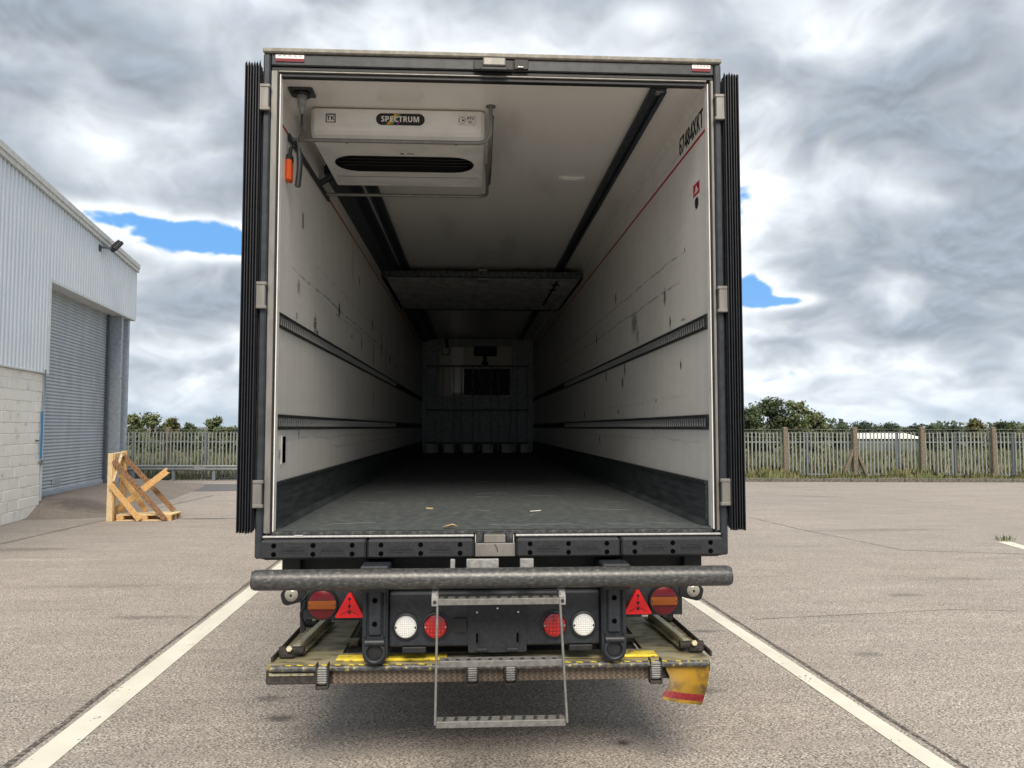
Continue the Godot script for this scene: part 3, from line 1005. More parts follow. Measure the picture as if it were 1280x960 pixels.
func build_fences() -> void:
	# one pale: a folded strip with a split, splayed point
	var pl := mb()
	var hgt := 1.72
	var half: Array = [[-.026, -.010], [-.016, .006], [-.007, .010], [.007, .010], [.016, .006], [.026, -.010]]
	for i in half.size() - 1:
		var a: Array = half[i]
		var b: Array = half[i + 1]
		var ta := hgt - absf(a[0]) * 1.9
		var tb := hgt - absf(b[0]) * 1.9
		pl.face(Vector3(a[0], .04, a[1]), Vector3(b[0], .04, b[1]), Vector3(b[0], tb, b[1]), Vector3(a[0], ta, a[1]), Vector3(-(b[1] - a[1]), 0, b[0] - a[0]))
		pl.face(Vector3(a[0], .04, a[1] - .004), Vector3(b[0], .04, b[1] - .004), Vector3(b[0], tb, b[1] - .004), Vector3(a[0], ta, a[1] - .004), Vector3((b[1] - a[1]), 0, -(b[0] - a[0])))
	for s: float in [-1.0, 1.0]:
		pl.face(Vector3(s * .012, hgt - .06, .008), Vector3(s * .032, hgt - .06, -.006), Vector3(s * .040, hgt + .035, -.002), Vector3(s * .034, hgt + .04, .004), Vector3.BACK)
	var pale := pl.mesh()
	var pst := mb()
	pst.box(Vector3(0, .86, 0), Vector3(.065, 1.72, .006)).box(Vector3(-.033, .86, 0), Vector3(.006, 1.72, .1)).box(Vector3(.033, .86, 0), Vector3(.006, 1.72, .1))
	var post_mesh := pst.mesh()
	var runs: Array = [[-14.2, .2, "grey steel palisade fence behind the guardrail beside the warehouse", [-12.65, -9.9, -7.15, -4.4, -1.65]], [.22, 22.6, "grey steel palisade fence along the kerb behind the trailer", [1.1, 3.85, 6.7, 9.6, 12.15, 15.35, 17.4, 19.44, 22.2]]]
	for r: Array in runs:
		var x0: float = r[0]
		var x1: float = r[1]
		var base := Vector3(x0, 0, fence_z(x0))
		var o := thing("palisade_fence", r[2], "fence", base)
		for hy: float in [.20, 1.36]:
			var a := Vector3(0, hy, -.03)
			var b := Vector3(x1 - x0, hy, fence_z(x1) - fence_z(x0) - .03)
			obj("rail", mb().bar(a, b, .045, .006, Vector3.UP).bar(a + Vector3(0, .02, -.02), b + Vector3(0, .02, -.02), .04, .006, Vector3.BACK), M.fence_post, o)
		for x: float in r[3]:
			obj("post", post_mesh, M.fence_post, o, Vector3(x - x0, 0, fence_z(x) - fence_z(x0) - .005))
		var x := x0 + .06
		while x < x1:
			var c := obj("pale", pale, M.pale, o, Vector3(x - x0, rng.randf_range(-.012, .012), fence_z(x) - fence_z(x0)))
			c.rotation = Vector3(rng.randf_range(-.006, .006), rng.randf_range(-.1, .1), rng.randf_range(-.012, .012))
			x += .132
	# old posts of an earlier wire fence just behind, with their wires
	var spots: Array = [[11.31, "weathered brown fence post standing nearest to the trailer", 0], [13.78, "weathered brown fence post propped by two slanting braces", 1], [16.16, "weathered brown fence post right of the braced post", 0], [18.68, "weathered brown fence post near the right end of the fence", 0], [-11.42, "weathered brown post behind the guardrail next to the warehouse column", 0], [-8.51, "weathered brown post behind the guardrail next to the trailer's folded door", 0]]
	for s: Array in spots:
		var x: float = s[0]
		var z := fence_z(x) + (.14 if x > 0 else -.22)
		var o := thing("fence_post", s[1], "post", Vector3(x, 0, z), 0.0, "old posts along the palisade fence")
		var lean := rng.randf_range(-.02, .02)
		var pm := mb()
		pm.bar(Vector3(0, -.1, 0), Vector3(lean, 1.90, 0), .16, .14, Vector3.RIGHT, .02)
		obj("shaft", pm, M.old_post, o)
		if s[2] == 1:
			obj("brace", mb().bar(Vector3(-.52, -.05, -.02), Vector3(-.04, 1.1, -.02), .11, .10, Vector3.BACK, .015), M.old_post, o)
			obj("brace", mb().bar(Vector3(.52, -.05, -.02), Vector3(.04, 1.1, -.02), .11, .10, Vector3.BACK, .015), M.old_post, o)
	for run: Array in [[7.0, 22.6, "strands of thin wire between old fence posts on the right"], [-14.0, -6.6, "strands of thin wire between old fence posts beside the warehouse"]]:
		var w := thing("fence_wire", run[2], "wire", Vector3(run[0], 0, 0))
		for hy: float in [1.55, 1.70, 1.82]:
			var path := PackedVector3Array()
			for i in 17:
				var x := lerpf(run[0], run[1], i / 16.0)
				path.append(Vector3(x - run[0], hy - .015 * sin(i * 2.1), fence_z(x) + .06))
			obj("strand", mb().tube(path, .004, 5), M.galv, w)
	# guardrail by the warehouse
	var gx0 := -14.0
	var gx1 := -6.4
	var gz := func(x: float) -> float: return kerb_z(x) + .25
	var g := thing("guardrail", "galvanised steel guardrail in front of the fence beside the warehouse", "guardrail", Vector3(gx0, 0, gz.call(gx0)))
	var gl := P2([.0, .37, .03, .40, .03, .43, .0, .455, .0, .48, .03, .50, .03, .53, .0, .56])
	var gm := mb()
	for i in gl.size() - 1:
		var zb: float = gz.call(gx1) - gz.call(gx0)
		for back: float in [.0, -.005]:
			gm.face(Vector3(0, gl[i].y, gl[i].x + back), Vector3(gx1 - gx0, gl[i].y, gl[i].x + zb + back), Vector3(gx1 - gx0, gl[i + 1].y, gl[i + 1].x + zb + back), Vector3(0, gl[i + 1].y, gl[i + 1].x + back), Vector3(0, -(gl[i + 1].x - gl[i].x), gl[i + 1].y - gl[i].y) * (1.0 if back == 0.0 else -1.0))
	obj("beam", gm, M.guardrail, g)
	obj("splice_plate", mb().span(Vector3(4.15, .38, .035 + .35), Vector3(4.55, .55, .05 + .35), .004), M.galv, g)
	# dark bars added under the beam for the shaded foot of the fence
	var lr := thing("added_fence_bars", "added dark upright bars standing for the shaded fence foot beneath the guardrail beside the warehouse", "railing", Vector3(gx0, 0, gz.call(gx0) - .30))
	for hy: float in [.10, .22, .35]:
		var zz: float = gz.call(gx1) - gz.call(gx0)
		obj("rail", mb().bar(Vector3(0, hy, 0), Vector3(gx1 - gx0, hy, zz), .03, .02, Vector3.UP), M.guide, lr)
	var ux := .05
	var upright := mb().span(Vector3(-.02, 0, -.015), Vector3(.02, .40, .009)).mesh()
	while ux < gx1 - gx0:
		obj("upright", upright, M.guide, lr, Vector3(ux, 0, gz.call(gx0 + ux) - gz.call(gx0)))
		ux += .135
	var x := gx0 + .5
	while x < gx1:
		obj("post", mb().span(Vector3(x - gx0 - .05, -.1, gz.call(x) - gz.call(gx0) - .14), Vector3(x - gx0 + .05, .54, gz.call(x) - gz.call(gx0) - .01), .01), M.fence_post, g)
		x += 1.45


# ---------------------------------------------------------------- plants
func clump_mesh(blades: int, spread: float, h: float, w: float, sd: int, cols: Array) -> ArrayMesh:
	var r := RandomNumberGenerator.new()
	r.seed = sd
	var m := mb()
	m.use_color = true
	for i in blades:
		var a := r.randf() * TAU
		var b := Vector3(cos(a), 0, sin(a)) * spread * sqrt(r.randf()) * .5
		var t := b + Vector3(cos(a), 0, sin(a)) * h * r.randf_range(.1, .5) + Vector3(0, h * r.randf_range(.45, 1.0), 0)
		var s := Vector3(-sin(a), 0, cos(a)) * w
		var mid := b.lerp(t, .55) + Vector3(0, h * .1, 0)
		m.color = cols[r.randi() % cols.size()] * r.randf_range(.75, 1.2)
		var nn := (Vector3(cos(a), .8, sin(a))).normalized()
		m.tri(b - s, b + s, mid + s * .8, nn)
		m.tri(b - s, mid + s * .8, mid - s * .8, nn)
		m.tri(mid - s * .8, mid + s * .8, t, nn)
	return m.mesh()


func scatter(called: String, label: String, mesh: Mesh, xfs: Array) -> void:
	var mm := MultiMesh.new()
	mm.transform_format = MultiMesh.TRANSFORM_3D
	mm.mesh = mesh
	mm.instance_count = xfs.size()
	for i in xfs.size():
		mm.set_instance_transform(i, xfs[i])
	var o := MultiMeshInstance3D.new()
	o.name = numbered(called)
	o.multimesh = mm
	o.material_override = M.leaf
	add_child(o)
	tag(o, label, "plants" if called != "grass" else "grass", "", "stuff")


func build_trees() -> void:
	# rough grass along the kerb, then the weeds of the field
	var grass := clump_mesh(16, .30, .22, .010, 1, [Color(.085, .11, .032), Color(.12, .13, .05), Color(.17, .15, .075), Color(.065, .09, .026), Color(.13, .105, .065)])
	var xs: Array = []
	for i in 3000:
		var x := rng.randf_range(6.5, 24.0) if i % 4 else rng.randf_range(-14.5, 6.5)
		var dz := rng.randf_range(.12, 1.6) if rng.randf() < .75 else rng.randf_range(.1, .4)
		var s := rng.randf_range(.5, 1.25) * (1.0 + .6 * sin(x * 1.9) * sin(x * .7)) * (1.0 + .5 * smoothstep(.45, .9, dz))
		xs.append(Transform3D(Basis.from_euler(Vector3(0, rng.randf() * TAU, 0)).scaled(Vector3(1, 1, 1) * maxf(s, .25)), Vector3(x, .03, kerb_z(x) - dz)))
	scatter("grass", "rough green and straw grass growing along the kerb and fence foot", grass, xs)
	var weed := clump_mesh(26, .5, .62, .013, 2, [Color(.15, .135, .085), Color(.18, .145, .115), Color(.105, .13, .05), Color(.145, .16, .07), Color(.21, .19, .125), Color(.11, .14, .05)])
	xs = []
	for i in 5200:
		var z := -28.6 - 34.0 * pow(rng.randf(), 1.5)
		var reach := -z * .75
		var x := rng.randf_range(3.0, reach + 5.0) if i % 5 < 3 else -rng.randf_range(-3.0, reach * .75)
		var y := ground_y(z)
		xs.append(Transform3D(Basis.from_euler(Vector3(0, rng.randf() * TAU, 0)).scaled(Vector3.ONE * rng.randf_range(.6, 1.35)), Vector3(x, y, z)))
	scatter("field_weeds", "tall brown and green weeds growing in the field behind the fence", weed, xs)
	# the trees, each [x, z, height, crown half width, tone, label]
	var T: Array = [
		[19.1, -52.0, 3.44, 1.84, 0, "large dark green tree rising closest to the trailer's right door"],
		[21.4, -54.0, 3.96, 1.91, 0, "large rounded dark tree in the middle of the big group on the right"],
		[22.9, -53.0, 3.81, 1.65, 1, "tall tree with a loose light green top beside the middle tree of the big group"],
		[24.7, -54.0, 3.05, 0.95, 1, "smaller tree sloping down at the end of the big group"],
		[34.2, -70.0, 2.20, 0.95, 0, "small dark tree left of the white roofed shed"],
		[42.7, -82.0, 2.51, 1.98, 2, "broad dark tree behind the left half of the white roofed shed"],
		[46.7, -84.0, 2.44, 2.02, 2, "broad dark tree behind the right half of the white roofed shed"],
		[49.9, -85.0, 2.44, 1.51, 2, "dark tree just past the right end of the white roofed shed"],
		[45.9, -74.0, 1.98, 1.48, 0, "low bushy tree between the shed and the yellowish tree"],
		[45.1, -70.0, 2.12, 0.70, 2, "narrow dark tree beside the yellowish pointed tree"],
		[43.8, -65.0, 2.60, 1.11, 3, "yellowish green tree with a pointed crown on the right"],
		[47.3, -66.0, 2.33, 1.47, 0, "rounded green tree near the right edge of the field"],
		[46.3, -62.0, 2.17, 1.13, 3, "olive tree at the right end of the tree line"],
		[-26.0, -61.0, 2.89, 1.05, 1, "green tree partly behind the warehouse column"],
		[-24.2, -60.0, 3.00, 1.22, 1, "broad green tree behind the left palisade fence"],
		[-23.6, -62.0, 2.72, 0.87, 3, "pale thin crowned tree between two fuller trees on the left"],
		[-22.7, -63.0, 2.28, 1.00, 0, "low dark tree sloping down on the left"],
		[-17.9, -55.0, 2.68, 0.84, 1, "single small tree beside the trailer's left door"],
		[-17.1, -56.0, 1.90, 0.62, 0, "low bush right at the trailer's left door"]]
	# the far belt of wood that closes the view
	var belt := mb()
	belt.use_color = true
	var br := RandomNumberGenerator.new()
	br.seed = 77
	for i in 15000:
		var x := br.randf_range(-75.0, 105.0)
		var top := 2.25 + .55 * sin(x * .31) * sin(x * .13 + 1.0) + .35 * sin(x * .83)
		if x < 0.0:
			top -= 1.0
		var y := -2.0 + (top + 2.0) * sqrt(br.randf())
		var p := Vector3(x, y, -98.0 - br.randf() * 5.0 + .02 * absf(x))
		belt.color = Color(.075, .098, .068) * br.randf_range(.75, 1.3)  # leaf colour paled to carry the haze of distance
		var nn := Vector3(br.randfn(), br.randfn() + .6, br.randfn() + .6).normalized()
		var u := nn.cross(Vector3(br.randfn(), br.randfn(), br.randfn())).normalized() * br.randf_range(.2, .42)
		var vv := nn.cross(u) * .7
		belt.tri(p - u, p + vv, p + u, nn)
		belt.tri(p - u, p + u, p - vv, nn)
	var bo := obj("treeline", belt, M.leaf)
	tag(bo, "far low belt of dark woodland along the horizon", "woods", "", "stuff")
	for i in T.size():
		var t: Array = T[i]
		tree(t[5], Vector3(t[0], ground_y(t[1]), t[1]), t[2] - ground_y(t[1]), t[3], t[4], 300 + i)


func ground_y(z: float) -> float:
	var zs := [-27.0, -30.0, -36.0, -45.0, -60.0, -90.0, -140.0]
	var ys := [.03, -.02, -.10, -.25, -.45, -.8, -1.2]
	for k in zs.size() - 1:
		if z >= zs[k + 1]:
			return lerpf(ys[k], ys[k + 1], clampf((zs[k] - z) / (zs[k] - zs[k + 1]), 0, 1))
	return -1.2


func tree(label: String, at: Vector3, h: float, w: float, tone: int, sd: int) -> void:
	var r := RandomNumberGenerator.new()
	r.seed = sd
	var o := thing("tree", label, "tree", at, 0.0, "trees beyond the fences")
	var cols: Array = [[Color(.040, .060, .026), Color(.055, .078, .032), Color(.075, .098, .042)], [Color(.075, .10, .042), Color(.105, .132, .056), Color(.15, .17, .08)], [Color(.034, .052, .030), Color(.044, .064, .035), Color(.055, .075, .040)], [Color(.085, .098, .034), Color(.115, .12, .045), Color(.145, .14, .06)]][tone]
	# trunk and limbs
	var tr := mb()
	tr.tube(PackedVector3Array([Vector3(0, -.3, 0), Vector3(.05, h * .25, 0), Vector3(-.05, h * .55, .05), Vector3(.0, h * .8, 0)]), [.05 * h * .6, .04 * h * .6, .025 * h * .6, .01 * h * .6], 8)
	var lobes: Array = []
	var nl := 12
	for i in nl:
		var a := TAU * i / nl + r.randf() * .8
		var ry := r.randf_range(.16, .92)
		var rad := w * sqrt(maxf(.05, 1.0 - pow((ry - .5) / .5, 2.0))) * r.randf_range(.40, .70)
		if i == 0:
			ry = .88
			rad = w * .1
		var c := Vector3(cos(a) * rad, h * ry, sin(a) * rad)
		var rr0 := w * r.randf_range(.24, .40)
		c.y = minf(c.y, h - rr0 * 1.0)
		lobes.append([c, rr0])
		tr.tube(PackedVector3Array([Vector3(0, h * r.randf_range(.18, .45), 0), c * Vector3(.5, .9, .5), c]), [.028 * h * .5, .018 * h * .5, .006 * h * .5], 6)
	for i in 4:
		lobes.append([Vector3(r.randf_range(-.3, .3) * w, h * r.randf_range(.3, .6), r.randf_range(-.3, .3) * w), w * r.randf_range(.30, .40)])
	obj("trunk", tr, M.bark, o)
	# crown: many small leaf faces gathered in clumps through the lobes
	var m := mb()
	m.use_color = true
	for L: Array in lobes:
		var c: Vector3 = L[0]
		var rr: float = L[1]
		var clumps := int(46 * clampf(rr, .45, 1.2))
		for k in clumps:
			var d := Vector3(r.randfn(), r.randfn() * .85, r.randfn()).normalized()
			var cc := c + d * rr * pow(r.randf(), .38) * r.randf_range(.8, 1.18)
			cc.y = maxf(cc.y, h * .06)
			var base: Color = cols[r.randi() % 3] * r.randf_range(.8, 1.2)
			for q in 16:
				var e := Vector3(r.randfn(), r.randfn() * .7, r.randfn()) * .17 * (.6 + .4 * rr)
				var nn := (Vector3(r.randfn(), r.randfn() + .5, r.randfn()) + d * .8).normalized()
				var u := nn.cross(Vector3(r.randfn(), r.randfn(), r.randfn())).normalized()
				var s := r.randf_range(.05, .12)
				var vv := nn.cross(u) * s * r.randf_range(.5, .9)
				u *= s
				m.color = base * r.randf_range(.8, 1.25)
				var p := cc + e
				m.tri(p - u, p + vv, p + u, nn)
				m.tri(p - u, p + u, p - vv, nn)
	stuff(obj("crown", m, M.leaf, o))


func build_far_shed() -> void:
	var o := thing("shed", "long low white roofed shed far behind the fence on the right", "shed", Vector3(39.7, -1.30, -74.0), deg_to_rad(-4))
	var w := 3.15
	obj("wall", mb().span(Vector3(-w, 0, -3), Vector3(w, 2.10, 3)), M.column_dark, o)
	var rf := mb()
	rf.face(Vector3(-w - .2, 2.12, 3.2), Vector3(w + .2, 2.12, 3.2), Vector3(w - .3, 2.62, 0), Vector3(-w + .3, 2.62, 0), Vector3(0, 1, 1))
	rf.face(Vector3(-w - .2, 2.12, -3.2), Vector3(w + .2, 2.12, -3.2), Vector3(w - .3, 2.62, 0), Vector3(-w + .3, 2.62, 0), Vector3(0, 1, -1))
	rf.tri(Vector3(-w - .2, 2.12, 3.2), Vector3(-w - .2, 2.12, -3.2), Vector3(-w + .3, 2.62, 0), Vector3.LEFT)
	rf.tri(Vector3(w + .2, 2.12, 3.2), Vector3(w + .2, 2.12, -3.2), Vector3(w - .3, 2.62, 0), Vector3.RIGHT)
	obj("roof", rf, M.far_roof, o)
	obj("door", mb().span(Vector3(-.6, .2, 3.0), Vector3(.8, 1.6, 3.03)), M.guide, o)
	var b := thing("storage_container", "low white container standing left in front of the far shed", "container", Vector3(36.2, -1.1, -70.0), 0.1)
	obj("body", mb().span(Vector3(-2.4, .1, -.8), Vector3(.4, .62, .8), .02), M.far_roof, b)
	for k in 4:
		obj("rib", mb().span(Vector3(-2.2 + .65 * k, .2, .8), Vector3(-1.95 + .65 * k, .55, .83)), M.far_wall, b)

# ---------------------------------------------------------------- the trailer (local axes: rear frame at z = 0, front towards -z)
func build_trailer() -> void:
	var T := thing("refrigerated_trailer", "refrigerated semi trailer seen from behind with both rear doors folded open", "trailer", TRAILER_AT)
	trailer_body(T)
	trailer_rear_frame(T)
	trailer_doors(T)
	trailer_interior(T)
	trailer_cooler(T)
	trailer_bulkhead(T)
	trailer_rear_end(T)
	trailer_tail_lift(T)
	trailer_steps(T)
	trailer_running_gear(T)


func trailer_body(T: Node3D) -> void:
	var L := -13.35
	# side walls: outer skin with thickness; the inner laminate is a sheet of its own with wear
	for s: float in [-1.0, 1.0]:
		obj("side_wall", mb().span(Vector3(s * 1.242, 1.24, -.06), Vector3(s * 1.292, 3.97, L), .004), M.white_body, T)
		var lam := mb()
		var x := s * 1.2395
		lam.quad(Vector3(x, 3.88, -.03), Vector3(x, 3.88, -13.03), Vector3(x, 1.335, -13.03), Vector3(x, 1.335, -.03), Vector3(-s, 0, 0))
		obj("wall_lining", lam, M.wall_left if s < 0 else M.wall_right, T)
	obj("roof", mb().span(Vector3(-1.292, 3.905, -.06), Vector3(1.292, 3.985, L), .006), M.white_body, T)
	obj("ceiling", mb().span(Vector3(-1.238, 3.88, -.05), Vector3(1.238, 3.903, -13.03)), M.ceil, T)
	obj("front_wall", mb().span(Vector3(-1.24, 1.24, -13.05), Vector3(1.24, 3.90, L + .02)), M.white_far, T)
	# floor: ribbed alloy under grit coating, with the two tyre-worn strips of a pallet truck
	var fl := mb()
	fl.span(Vector3(-1.238, 1.24, -.055), Vector3(1.238, 1.335, -13.03))
	obj("floor", fl, M.floor, T)
	# thin bright scratches in the floor coating
	var sc := mb()
	for i in 26:
		var p := Vector3(rng.randf_range(-1.0, 1.0), 1.3354, -.25 - 3.6 * pow(rng.randf(), 1.4))
		var a := rng.randf_range(-.5, .5) + (PI / 2 if rng.randf() < .3 else 0.0)
		sc.bar(p, p + Vector3(cos(a), 0, sin(a)) * rng.randf_range(.05, .32), rng.randf_range(.002, .006), .0008, Vector3(-sin(a), 0, cos(a)))
	stuff(obj("floor_scratches", sc, M.galv, T))
	for s: float in [-1.0, 1.0]:
		var k := obj("kick_plate", mb().span(Vector3(s * 1.2385, 1.337, -.165), Vector3(s * 1.222, 1.568, -13.0), .003), M.kick, T)
		obj("top_strip", mb().span(Vector3(s * 1.2385, 1.569, -.165), Vector3(s * 1.216, 1.592, -13.0), .004), M.rail, k)
		obj("cove", mb().prism(P2([s * 1.221, .0, s * 1.19, .0, s * 1.221, .032]), -13.0, -.17, Transform3D(Basis.IDENTITY, Vector3(0, 1.3365, 0))), M.kick, k)


func trailer_rear_frame(T: Node3D) -> void:
	# corner posts, stainless strip, gasket lip
	for s: float in [-1.0, 1.0]:
		var sh := .018 if s > 0 else .0
		var p := obj("corner_post", mb().span(Vector3(s * 1.256, 1.192, -.10), Vector3(s * 1.296, 3.985, .0), .008), M.navy, T)
		obj("steel_strip", mb().span(Vector3(s * (1.217 + sh), 1.325, -.06), Vector3(s * 1.2545, 3.895, -.012), .004), M.steel, p)
		obj("gasket_lip", mb().span(Vector3(s * (1.208 + sh), 1.325, -.05), Vector3(s * (1.2165 + sh), 3.885, -.005), .003), M.seal, p)
		obj("inner_edge", mb().span(Vector3(s * (1.201 + sh), 1.333, -.07), Vector3(s * (1.2075 + sh), 3.875, -.016), .002), M.unit, p)
		for y: float in [3.726, 2.62, 1.54]:
			var h := obj("hinge", mb().span(Vector3(s * 1.258, y - .064, .001), Vector3(s * 1.300, y + .064, .022), .004), M.steel, p)
			obj("hinge_knuckle", mb().tube(PackedVector3Array([Vector3(s * 1.303, y - .07, .012), Vector3(s * 1.303, y + .07, .012)]), .012, 10), M.steel, h)
			obj("hinge_leaf", mb().span(Vector3(s * 1.250, y + .055, .001), Vector3(s * 1.312, y + .075, .026), .004), M.steel, h)
			obj("hinge_leaf", mb().span(Vector3(s * 1.250, y - .075, .001), Vector3(s * 1.312, y - .055, .026), .004), M.steel, h)
	# header: cream roof edge, dark beam, steel lip, dark gasket
	obj("roof_edge", mb().span(Vector3(-1.298, 3.986, -.14), Vector3(1.298, 4.014, .012), .006), M.roofedge, T)
	var hd := obj("header_beam", mb().span(Vector3(-1.254, 3.918, -.10), Vector3(1.254, 3.984, -.004), .006), M.navy, T)
	obj("header_step", mb().span(Vector3(-1.254, 3.894, -.10), Vector3(1.254, 3.916, -.016), .004), M.black, hd)
	obj("steel_lip", mb().span(Vector3(-1.214, 3.884, -.09), Vector3(1.214, 3.893, -.010), .002), M.steel, hd)
	obj("gasket_lip", mb().span(Vector3(-1.207, 3.862, -.06), Vector3(1.207, 3.883, -.022), .003), M.seal, hd)
	# reflective stickers in the header's corners
	for q: Array in [[-1.150, .157], [1.181, .106]]:
		var st := obj("sticker", mb().span(Vector3(q[0] - q[1] / 2, 3.957, -.003), Vector3(q[0] + q[1] / 2, 3.977, .0006)), M.white_print, hd)
		obj("red_band", mb().span(Vector3(q[0] - q[1] / 2, 3.939, -.003), Vector3(q[0] + q[1] / 2, 3.9565, .0006)), M.lamp_red_dark, st)
		for k in 5:
			obj("print", mb().span(Vector3(q[0] - q[1] * .42 + q[1] * .18 * k, 3.968, .0007), Vector3(q[0] - q[1] * .30 + q[1] * .18 * k, 3.974, .0011)), M.galv, st)
	# lock housing in the middle
	var lk := obj("lock_housing", mb().span(Vector3(-.125, 3.914, .001), Vector3(.10, 3.972, .014), .004), M.black, hd)
	obj("lock_plate", mb().span(Vector3(-.072, 3.930, .016), Vector3(.055, 3.978, .034), .006), M.steel, lk)
	obj("keeper", mb().span(Vector3(-.085, 3.905, .016), Vector3(.068, 3.926, .032), .005), M.plastic, lk)
	obj("latch_bar", mb().span(Vector3(.105, 3.922, .002), Vector3(.185, 3.980, .012), .003), M.black, lk)
	obj("latch_pin", mb().span(Vector3(.125, 3.930, .013), Vector3(.158, 3.935, .018), .001), M.bright, lk)
	# sill
	var sl := obj("sill", mb().span(Vector3(-1.213, 1.316, -.16), Vector3(1.213, 1.3345, -.014), .003), M.rail, T)
	obj("sill_edge", mb().span(Vector3(-1.254, 1.302, -.02), Vector3(-.115, 1.3145, .006), .004), M.bright, sl)
	obj("sill_edge", mb().span(Vector3(.112, 1.302, -.02), Vector3(1.254, 1.3145, .006), .004), M.bright, sl)
	obj("sill_dent", mb().box(Vector3(-1.06, 1.315, .003), Vector3(.05, .008, .008), .003), M.bright, sl)
	obj("cross_member", mb().span(Vector3(-1.254, 1.18, -.20), Vector3(1.254, 1.300, -.03), .006), M.black, T)
	# rubber buffers
	for b: Array in [[-1.252, -.693], [-.687, -.116], [.114, .680], [.686, 1.252]]:
		var bf := obj("buffer", mb().span(Vector3(b[0], 1.198, -.028), Vector3(b[1], 1.297, .055), .010), M.rubber, T)
		for k in 3:
			for r in 2:
				var c := Vector3(lerpf(b[0], b[1], [.13, .50, .87][k]), 1.224 + .046 * r, .0556)
				obj("bolt_hole", mb().lathe(P2([.0135, .0, .0135, .0004, .0, .0004]), 14, facing(c)), M.hole, bf)
		for k in 2:
			var cx := lerpf(b[0], b[1], [.315, .685][k])
			# raised maker's panel, worn smooth: a bar above and a bar below a row of worn letters
			var pn := obj("embossed_panel", mb().span(Vector3(cx - .062, 1.2305, .0545), Vector3(cx + .062, 1.2335, .0575), .001), M.black, bf)
			obj("embossed_line", mb().span(Vector3(cx - .035, 1.2615, .0545), Vector3(cx + .05, 1.2635, .0575), .001), M.black, bf)
			for q in 8:
				pn = obj("embossed_letter", mb().span(Vector3(cx - .060 + .015 * q, 1.2385, .0545), Vector3(cx - .049 + .015 * q, 1.2385 + [.018, .014, .018, .016][q % 4], .0578), .001), M.black, bf)
	# middle keeper plate
	var kp := obj("keeper_plate", mb().span(Vector3(-.110, 1.200, -.02), Vector3(.108, 1.272, .040), .004), M.steel, T)
	obj("keeper_block", mb().span(Vector3(-.062, 1.274, -.02), Vector3(.056, 1.317, .036), .003), M.steel, kp)
	for s: float in [-1.0, 1.0]:
		obj("keeper_pocket", mb().span(Vector3(-.004 + s * .064, 1.276, -.02), Vector3(-.004 + s * .098, 1.330, .026), .002), M.rail, kp)
		obj("keeper_ear", mb().span(Vector3(-.004 + s * .1, 1.274, -.02), Vector3(-.004 + s * .106, 1.316, .040), .001), M.bright, kp)
	obj("scratch", mb().tube(bent([Vector3(-.005, 1.268, .0405), Vector3(.01, 1.245, .0405), Vector3(.012, 1.225, .0405)], .02, 5), .002, 5), M.rail_dark, kp)


func trailer_doors(T: Node3D) -> void:
	for s: float in [-1.0, 1.0]:
		var d := obj("rear_door", mb().span(Vector3(s * 1.306, 1.345, -1.22), Vector3(s * 1.384, 3.905, .0), .006), M.white_body, T)
		var fr := mb().span(Vector3(s * 1.302, 1.34, -.02), Vector3(s * 1.388, 3.908, .012), .004)
		obj("edge_frame", fr, M.seal, d)
		# lips of the rubber seal standing up along the door's edge
		for k in 6:
			var x := 1.308 + .0148 * k
			var st := rng.randf_range(.008, .03)
			var ml := mb()
			var a := Vector2(x - .0042, .013)
			var poly := P2([x - .005, .013, x + .005, .013, x + .0022, .034 + .004 * (k % 2), x - .0022, .034 + .004 * (k % 2)])
			var xf := Transform3D(Basis(Vector3(s, 0, 0), Vector3(0, 0, 1), Vector3(0, 1, 0)), Vector3.ZERO)
			ml.prism(poly, 1.337 - rng.randf_range(0, .006), 3.908, xf)
			# ragged top of the lip
			ml.tri(xf * Vector3(x - .005, .013, 3.908), xf * Vector3(x + .005, .013, 3.908), xf * Vector3(x - .002, .02, 3.908 + st), Vector3(0, .2, 1))
			ml.tri(xf * Vector3(x + .005, .013, 3.908), xf * Vector3(x, .034, 3.908), xf * Vector3(x - .002, .02, 3.908 + st), Vector3(s, .2, .4))
			ml.tri(xf * Vector3(x - .005, .013, 3.908), xf * Vector3(x, .034, 3.908), xf * Vector3(x - .002, .02, 3.908 + st), Vector3(-s, .2, .4))
			obj("seal_lip", ml, M.seal, d)
		for y: float in [2.9, 1.9]:
			obj("seal_clip", mb().span(Vector3(s * 1.386, y, -.4), Vector3(s * 1.394, y + .05, -.02), .002), M.black, d)


